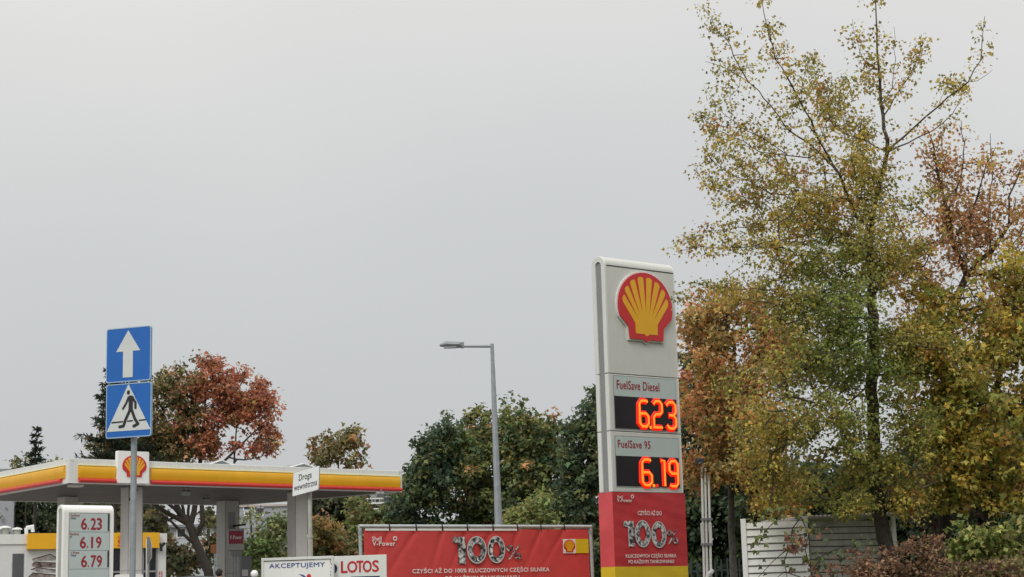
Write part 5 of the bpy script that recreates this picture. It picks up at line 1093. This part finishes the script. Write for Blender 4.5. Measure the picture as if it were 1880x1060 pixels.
# climbing vine in front of the shed: leaves are parts
Yv = 24.8; rv = random.Random(11)
bs = np.array([P(1500, 1060, Yv)[0], Yv, gz(Yv) - .02])
root = thing('vine_plant', 'thin vine with green and brown leaves hanging before the white slatted shed wall', 'plant', bs)
runs = [[(1500, 1110), (1490, 1050), (1478, 1010), (1455, 1000), (1420, 1030), (1392, 1060)], [(1478, 1010), (1485, 980), (1470, 950), (1440, 935), (1400, 945), (1388, 962)], [(1440, 935), (1425, 955), (1405, 975), (1393, 1000)], [(1470, 950), (1455, 970), (1452, 995), (1462, 1008)], [(1490, 1050), (1510, 1020), (1545, 1005), (1580, 1012)], [(1485, 980), (1510, 965), (1530, 960)], [(1500, 1090), (1470, 1060), (1440, 1050), (1425, 1062)], [(1450, 1000), (1440, 1030), (1445, 1060)]]
b = MB()
for r_ in runs: b.tube([P(x, y, Yv + .15 * sin(i * 1.7)) - bs for i, (x, y) in enumerate(r_)], [.008 - .004 * i / len(r_) for i in range(len(r_))], 5)
tag(b.build('stem', M['bark'], root), kind='stuff')
lm = [mat('vine_leaf_green', (.12, .15, .03), .6, var=.25), mat('vine_leaf_brown', (.20, .085, .05), .7, var=.25), mat('vine_leaf_dark', (.06, .08, .03), .6, var=.25), mat('vine_leaf_yellow', (.26, .20, .05), .6, var=.2)]
bv, fv = LEAF_SHAPES['maple']; lme = []
for m_ in lm:
    me = bpy.data.meshes.new('leaf'); me.from_pydata([tuple(v * .078) for v in bv], [], fv); me.materials.append(m_); lme.append(me)
def vleaf(p, k):
    o = bpy.data.objects.new('leaf', lme[k]); COL.objects.link(o); o.parent = root; o.location = Vector(p - bs); s_ = rv.uniform(.75, 1.35)
    o.scale = (s_, s_, s_); o.rotation_euler = (radians(rv.uniform(-130, -60)), rv.uniform(-.9, .9), rv.uniform(-.9, .9))
for (cx, cy, rx, ry, n_, ks) in ((1400, 955, 22, 12, 10, (0, 0, 3, 2)), (1440, 940, 45, 14, 26, (0, 0, 2, 3)), (1392, 1000, 12, 16, 14, (2, 0, 0)), (1405, 978, 10, 8, 6, (0, 2)), (1450, 990, 14, 22, 22, (1, 1, 0)), (1470, 990, 14, 12, 12, (1, 1, 3)), (1462, 1006, 12, 8, 8, (1,)), (1480, 965, 18, 18, 16, (2, 0, 3)), (1510, 975, 18, 14, 8, (2, 1)), (1400, 1040, 10, 14, 3, (2,)), (1445, 1040, 14, 14, 6, (1, 2)), (1500, 1030, 26, 20, 34, (2, 2, 1, 0)), (1545, 1015, 34, 10, 26, (2, 2, 1)), (1540, 1045, 26, 14, 22, (1, 2, 1)), (1585, 1000, 20, 20, 18, (2, 0, 1)), (1490, 1055, 20, 8, 14, (1, 1, 2))):
    for _ in range(n_):
        a_ = rv.uniform(0, 2 * pi); q_ = rv.random() ** .5; vleaf(P(cx + rx * q_ * cos(a_), cy + ry * q_ * sin(a_), Yv + rv.uniform(-.15, .2)), rv.choice(ks))

# --- dark trees in the middle, between canopy and totem
mg = pal((.050, .075, .038), (.078, .10, .040), (.034, .054, .034), (.11, .115, .042), w=(.35, .25, .25, .15))
ml = pal((.075, .10, .038), (.105, .12, .040), (.15, .15, .045), (.24, .13, .05), (.050, .075, .038), w=(.34, .27, .13, .06, .20))
Ym = 62
def leaders(tops, Y, ry=46):
    return [blob(x + 3 * sin(y), y + ry * h_ - 8, 7, ry * h_ + 4, Y + .9 * sin(x), .35, int(52 * h_)) for x, y, h_ in tops]
bushy('maple_tree', 'dark green maple left of the lamp post behind the canopy end', 'tree', 780, Ym, leaders([(772, 805, 1), (790, 800, .9), (806, 785, 1), (822, 770, 1.1), (755, 868, .8), (738, 885, .8), (836, 800, 1)], Ym) + [blob(800, 860, 36, 50, Ym, 1.4, 148), blob(770, 920, 55, 50, Ym, 1.4, 256), blob(735, 950, 32, 36, Ym, 1.2, 108), blob(800, 990, 80, 50, Ym, 1.3, 229)], mg, 15, .28, .17, 41)
bushy('maple_tree', 'olive green maple directly behind the lamp post with orange patches', 'tree', 880, Ym + 2, leaders([(848, 778, 1), (862, 757, 1.1), (881, 744, 1.2), (895, 768, 1), (908, 780, 1)], Ym) + [blob(865, 850, 45, 50, Ym, 1.4, 216), blob(890, 930, 75, 70, Ym + 1, 1.6, 432), blob(900, 1000, 90, 50, Ym + 1, 1.4, 229)], ml, 15, .28, .17, 42)
bushy('maple_tree', 'yellowish green maple just right of the lamp post', 'tree', 965, Ym + 1, leaders([(926, 742, 1.1), (940, 765, 1), (956, 748, 1.1), (972, 765, 1), (988, 768, 1), (1003, 785, .9), (1014, 774, 1), (1028, 800, .9)], Ym) + [blob(975, 850, 60, 45, Ym, 1.4, 256), blob(960, 900, 75, 55, Ym, 1.6, 364), blob(1000, 950, 75, 60, Ym + 1, 1.5, 351), blob(960, 990, 60, 40, Ym, 1.3, 175)], ml, 15, .28, .17, 43)
bushy('maple_tree', 'dark green maple beside the left edge of the totem', 'tree', 1075, Ym - 2, leaders([(1047, 772, 1), (1062, 742, 1.2), (1078, 735, 1.2), (1089, 718, 1.3), (1105, 760, 1)], Ym - 2) + [blob(1068, 860, 42, 60, Ym - 2, 1.4, 283), blob(1060, 950, 60, 70, Ym - 2, 1.4, 337), blob(1120, 860, 30, 90, Ym - 2, 1.2, 175), blob(1095, 1030, 60, 50, Ym - 2, 1.2, 200)], mg, 15, .28, .17, 44)
bushy('pale_shrub', 'lighter green shrub showing above the banner right of the lamp post', 'shrub', 975, 44, [blob(980, 925, 32, 26, 44, .6, 60), blob(955, 955, 34, 20, 44, .6, 60), blob(1005, 960, 25, 20, 44, .5, 40)], pal((.13, .15, .05), (.10, .13, .04), (.17, .16, .05)), 14, .25, .11, 45)
# --- tree rising behind the canopy, and greenery under it
sm = pal((.14, .11, .045), (.10, .10, .04), (.17, .12, .045), (.20, .11, .04), w=(.35, .3, .2, .15))
bushy('maple_tree', 'small olive brown maple rising behind the right half of the canopy', 'tree', 622, 72, [blob(600, 818, 26, 24, 72, .9, 55), blob(645, 812, 28, 24, 72, .9, 60), blob(620, 850, 50, 30, 72, 1.2, 120), blob(590, 840, 22, 18, 72, .8, 35), blob(612, 792, 12, 12, 72, .5, 12), blob(650, 790, 10, 10, 72, .5, 10)], sm, 10, .32, .20, 51, r=.10, jit=.25, gap=0.0)
bushy('maple_tree', 'dark tree seen under the right end of the canopy', 'tree', 632, 66, [blob(630, 930, 36, 40, 66, 1.2, 190), blob(640, 990, 45, 50, 66, 1.2, 200), blob(590, 940, 25, 40, 66, 1, 110)], pal((.04, .05, .025), (.06, .065, .03), (.03, .04, .022)), 20, .42, .22, 52, r=.14)
bushy('autumn_shrub', 'yellow brown bush behind the two white boards', 'shrub', 600, 60, [blob(600, 985, 34, 36, 60, .9, 90), blob(585, 1020, 30, 25, 60, .8, 60), blob(620, 1010, 20, 20, 60, .6, 30)], pal((.22, .16, .05), (.14, .13, .045), (.26, .15, .07), (.09, .10, .04)), 14, .30, .18, 53)
bushy('green_shrub', 'green bush under the canopy end left of the banner frame', 'shrub', 680, 62, [blob(665, 950, 30, 24, 62, .8, 60), blob(700, 955, 34, 20, 62, .8, 60), blob(670, 1010, 45, 50, 62, .9, 150), blob(655, 925, 12, 14, 62, .4, 14)], pal((.12, .13, .045), (.10, .12, .04), (.17, .11, .045), (.07, .09, .035)), 14, .32, .17, 54)
bushy('green_shrub', 'bright green bush between the pump sign and the right canopy column', 'shrub', 500, 74, [blob(505, 985, 28, 28, 74, .9, 60), blob(480, 1010, 40, 24, 74, .9, 90), blob(515, 960, 16, 18, 74, .6, 22), blob(500, 1040, 60, 30, 74, 1, 110)], pal((.10, .135, .045), (.08, .11, .04), (.14, .15, .06)), 12, .34, .20, 55)
# slim young tree beside pump sign
tk = pl([(462, 1100), (462, 1040), (463, 990), (458, 940)], 80); bs = np.array([tk[0][0], 80, .7]); tk = [bs] + tk[1:]
tree('young_tree', 'slender pale young tree before the blank grey building', 'tree', bs, [(tk, .09, .04), (pl([(463, 985), (478, 968), (492, 950)], 80), .04, .02), (pl([(463, 1000), (480, 985), (500, 968)], 80), .04, .02)], [blob(460, 955, 22, 28, 80, .8, 26), blob(470, 1010, 18, 20, 80, .8, 20)], pal((.16, .19, .07), (.20, .20, .09)), nper=8, cr_=.35, leaf=.16, seed=56, bark='barkl')

# --- big two coloured maple behind the left canopy, with its dark forked trunk under it
Yb = 76
tk = pl([(392, 1110), (382, 1050), (366, 1010), (352, 975), (346, 960)], Yb); bs = np.array([tk[0][0], Yb, .7]); tk = [bs] + tk[1:]
LB = [([(346, 962), (322, 950), (300, 938), (270, 915), (250, 880)], 76, 75, .20, .10), ([(346, 960), (330, 940), (318, 915), (300, 850), (290, 800)], 76, 76, .22, .08), ([(350, 962), (356, 940), (362, 900), (370, 830), (375, 760), (380, 700)], 76, 77, .22, .06),
      ([(358, 985), (372, 960), (370, 930), (366, 900), (400, 860), (430, 830), (470, 790)], 76, 75.5, .20, .05), ([(420, 840), (450, 845), (480, 838), (500, 815)], 75.6, 75, .06, .03), ([(330, 945), (310, 925), (290, 905)], 76, 74.5, .12, .06), ([(372, 800), (400, 780), (420, 740), (440, 710)], 77, 76, .08, .04), ([(322, 950), (300, 957), (285, 958)], 76, 75, .08, .05), ([(340, 956), (322, 935), (305, 922), (285, 900)], 76, 77, .16, .08), ([(352, 968), (338, 945), (334, 925), (325, 890)], 76, 76.5, .15, .08), ([(364, 1000), (345, 990), (325, 968), (305, 950), (288, 942)], 76, 75, .15, .07), ([(352, 975), (345, 950), (347, 925), (345, 890)], 76, 76.5, .13, .08), ([(430, 850), (432, 800), (436, 770)], 75.6, 76, .07, .04)]
limbs = [(tk, .24, .18)] + [(pl(p_, a_, b_), r0 * .62, r1 * .6) for p_, a_, b_, r0, r1 in LB]
xm_ = P(368, 760, Yb)[0]
def twotone(p, rng):
    x = p[:, 0]; redw = np.clip((x - xm_) / 2.0 + .5 + .05 * (p[:, 2] - 8) + rng.normal(0, .32, len(p)), 0, 1)[:, None] > .5
    red = np.array([[.25, .09, .05], [.29, .12, .06], [.20, .08, .05], [.22, .13, .05]])[rng.choice(4, len(p), p=(.35, .3, .2, .15))]
    grn = np.array([[.145, .12, .045], [.11, .105, .04], [.18, .12, .05], [.08, .085, .035]])[rng.choice(4, len(p), p=(.3, .3, .2, .2))]
    return np.where(redw, red, grn) * (1 + rng.normal(0, .15, (len(p), 1)))
BB = [blob(240, 800, 55, 50, 76, 1.5, 200), blob(262, 735, 45, 35, 76, 1.4, 90), blob(320, 790, 50, 60, 76, 1.6, 230), blob(320, 720, 45, 38, 76, 1.4, 130), blob(385, 700, 45, 42, 76, 1.3, 150), blob(440, 715, 45, 38, 76, 1.3, 130), blob(425, 760, 40, 28, 76, 1.2, 75), blob(478, 745, 32, 38, 76, 1.1, 90), blob(490, 800, 22, 36, 76, .9, 50), blob(455, 815, 40, 22, 76, 1, 45), blob(375, 815, 34, 34, 76, 1.1, 90), blob(290, 840, 70, 25, 76, 1.3, 120), blob(385, 670, 18, 10, 76, .6, 14), blob(195, 825, 26, 22, 76, 1, 40), blob(375, 770, 50, 30, 76, 1.3, 60)]
tree('maple_tree', 'broad maple behind the canopy, green brown left half and brick red right half', 'tree', bs, limbs, BB, twotone, nper=17, cr_=.40, leaf=.18, gap=-.3, seed=61, rtip=.016, rpow=.36, step=.5, maxr=.12)
bushy('green_tree', 'dark foliage behind the bare branches under the canopy middle', 'tree', 300, 84, [blob(290, 1010, 50, 36, 84, 1.2, 170), blob(335, 1030, 40, 26, 84, 1, 120), blob(282, 960, 18, 34, 84, .9, 70), blob(385, 955, 16, 22, 84, .6, 30), blob(392, 1000, 16, 28, 84, .6, 34)], pal((.06, .065, .03), (.09, .085, .035), (.14, .09, .04), (.04, .05, .03)), 11, .42, .24, 62)
# dark wood behind the shop
for i, (lb, px, Y, bl) in enumerate((('dark green trees mass directly behind the shop roof vents', 40, 92, [blob(30, 960, 70, 50, 92, 1.8, 300), blob(110, 955, 60, 50, 92, 1.8, 280), blob(-60, 960, 60, 50, 92, 1.8, 150)]), ('dark olive tree behind the yellow shop band beside the sign pole', 225, 90, [blob(200, 960, 55, 50, 90, 1.8, 260), blob(262, 955, 36, 46, 90, 1.6, 190)]))):
    bushy('dense_tree', lb, 'tree', px, Y, bl, pal((.035, .05, .025), (.05, .06, .028), (.025, .038, .022)) if i == 0 else pal((.06, .065, .028), (.09, .075, .03), (.04, .048, .025)), 18, .55, .28, 70 + i, shape='simple', r=.2)
bushy('olive_tree', 'small olive bush crown left of the dark spruce behind the canopy', 'tree', 45, 88, [blob(44, 850, 20, 14, 88, .8, 34), blob(100, 850, 18, 8, 88, .6, 14)], pal((.12, .11, .04), (.08, .085, .035)), 9, .34, .22, 75)

# --- spruces
def spruce(label, px, ptop, Y, wpx, zlow, seed, dens=1.0):
    rng = np.random.default_rng(seed); top = P(px, ptop, Y); bs = np.array([top[0], Y, .7]); H_ = top[2] - bs[2]; Wm = wpx * Y / FPX
    root = thing('spruce_tree', label, 'tree', bs); zl_ = P(px, zlow, Y)[2] - bs[2] - 1.5; hh = H_ - zl_
    a = [np.array([0, 0, 0])]; b_ = [np.array([0, 0, H_])]; ra = [.16]; rb_ = [.015]; pos = []; out = []
    z = H_ - .1
    while z > zl_:
        t = (H_ - z) / hh; L0 = .10 + Wm * t ** .85; n_ = int(5 + 5 * t)
        for k in range(n_):
            an = rng.random() * 2 * pi; Lb = L0 * rng.uniform(.6, 1.15); p0 = np.array([0, 0, z]); d = np.array([cos(an), sin(an), 0]); pts = []
            m_ = 7
            for i in range(m_ + 1):
                s_ = i / m_; pts.append(p0 + d * Lb * s_ + np.array([0, 0, (-.28 * s_ + .30 * s_ ** 3) * Lb]))
            for i in range(m_):
                a.append(pts[i]); b_.append(pts[i + 1]); ra.append(.022 * (1 - i / m_) + .006); rb_.append(.022 * (1 - (i + 1) / m_) + .006)
            nl = int(Lb * 46 * dens) + 8
            for _ in range(nl):
                s_ = rng.random() ** .8; i = min(m_ - 1, int(s_ * m_)); q_ = pts[i] + (pts[i + 1] - pts[i]) * (s_ * m_ - i)
                side = np.array([-d[1], d[0], 0]) * rng.normal(0, 1); pos.append(q_ + side * .16 * Lb * (1.1 - s_) * rng.random() + [0, 0, rng.normal(0, .02)]); out.append(d * .8 + side * .8 + [0, 0, rng.normal(.05, .2)])
        z -= .20 + .12 * rng.random() + .10 * t
    wood('trunk', root, np.array(a[:1]), np.array(b_[:1]), np.array(ra[:1]), np.array(rb_[:1]), M['bark'], 8)
    w2 = wood('branches', root, np.array(a[1:]), np.array(b_[1:]), np.array(ra[1:]), np.array(rb_[1:]), M['bark'], 4); w2['kind'] = 'stuff'
    pos = np.array(pos); n = len(pos); tn = np.array([.040, .058, .034]) * (1 + rng.normal(0, .3, (n, 1)))
    lv = leaves('crown', root, pos, np.array(out), .24 * (.7 + .6 * rng.random(n)), np.clip(tn, .008, .2), 'needle', .15, rng); lv['kind'] = 'stuff'
spruce('small dark spruce top at the far left above the canopy', 67, 784, 84, 26, 860, 81)
spruce('tall dark spruce half hidden by the blue road signs', 215, 640, 74, 92, 850, 82)

# --- sapling branches dangling right of the totem already belong to the maples; nothing else stands there


# ------------------------------------------------------------------ the planting goes on past the right edge, and a far wood closes the view
bushy('maple_tree', 'golden maple standing past the right edge of the view', 'tree', 2080, 29, [blob(2060, 620, 130, 120, 29, 1.3, 300), blob(2090, 800, 150, 110, 29, 1.4, 380), blob(2010, 880, 80, 80, 29, 1.1, 160)], yo, 15, .24, .10, 90, r=.11)
bushy('evergreen_tree', 'dark tree behind the golden maple past the right edge', 'tree', 2060, 42, [blob(2000, 900, 110, 130, 42, 1.4, 330), blob(2150, 900, 120, 130, 42, 1.4, 330)], dg, 26, .42, .16, 91, shape='simple')
rw = np.random.default_rng(5); n_ = 26000; xx = rw.uniform(-150, 170, n_); hh_ = 6 + 1.6 * np.sin(xx * .21) + 1.2 * np.sin(xx * .57 + 1) + .8 * np.sin(xx * 1.3)
hh_ = np.where((xx > -52) & (xx < 12), np.minimum(hh_, 5.0), hh_)
pp = np.stack([xx, 150 + rw.uniform(-5, 5, n_), .7 + hh_ * rw.random(n_) ** .6], 1)
fw = leaves('far_wood', None, pp, rw.normal(0, 1, (n_, 3)), rw.uniform(.6, 1.2, n_), np.array([.06, .075, .035]) * (1 + rw.normal(0, .25, (n_, 1))), 'simple', .3, rw)
fw['kind'] = 'stuff'

# ------------------------------------------------------------------ repeats share a group
GR = {'maple_tree': 'maple trees around the station', 'evergreen_tree': 'dark evergreen trees behind the right side', 'spruce_tree': 'spruces behind the canopy',
      'green_shrub': 'green shrubs', 'dry_shrub': 'dried shrubs in the bottom right corner', 'dense_tree': 'dark trees behind the shop', 'road_sign': 'blue road signs on the grey pole'}
for o in list(COL.objects):
    if o.parent is None and o.name.split('.')[0] in GR: o['group'] = GR[o.name.split('.')[0]]
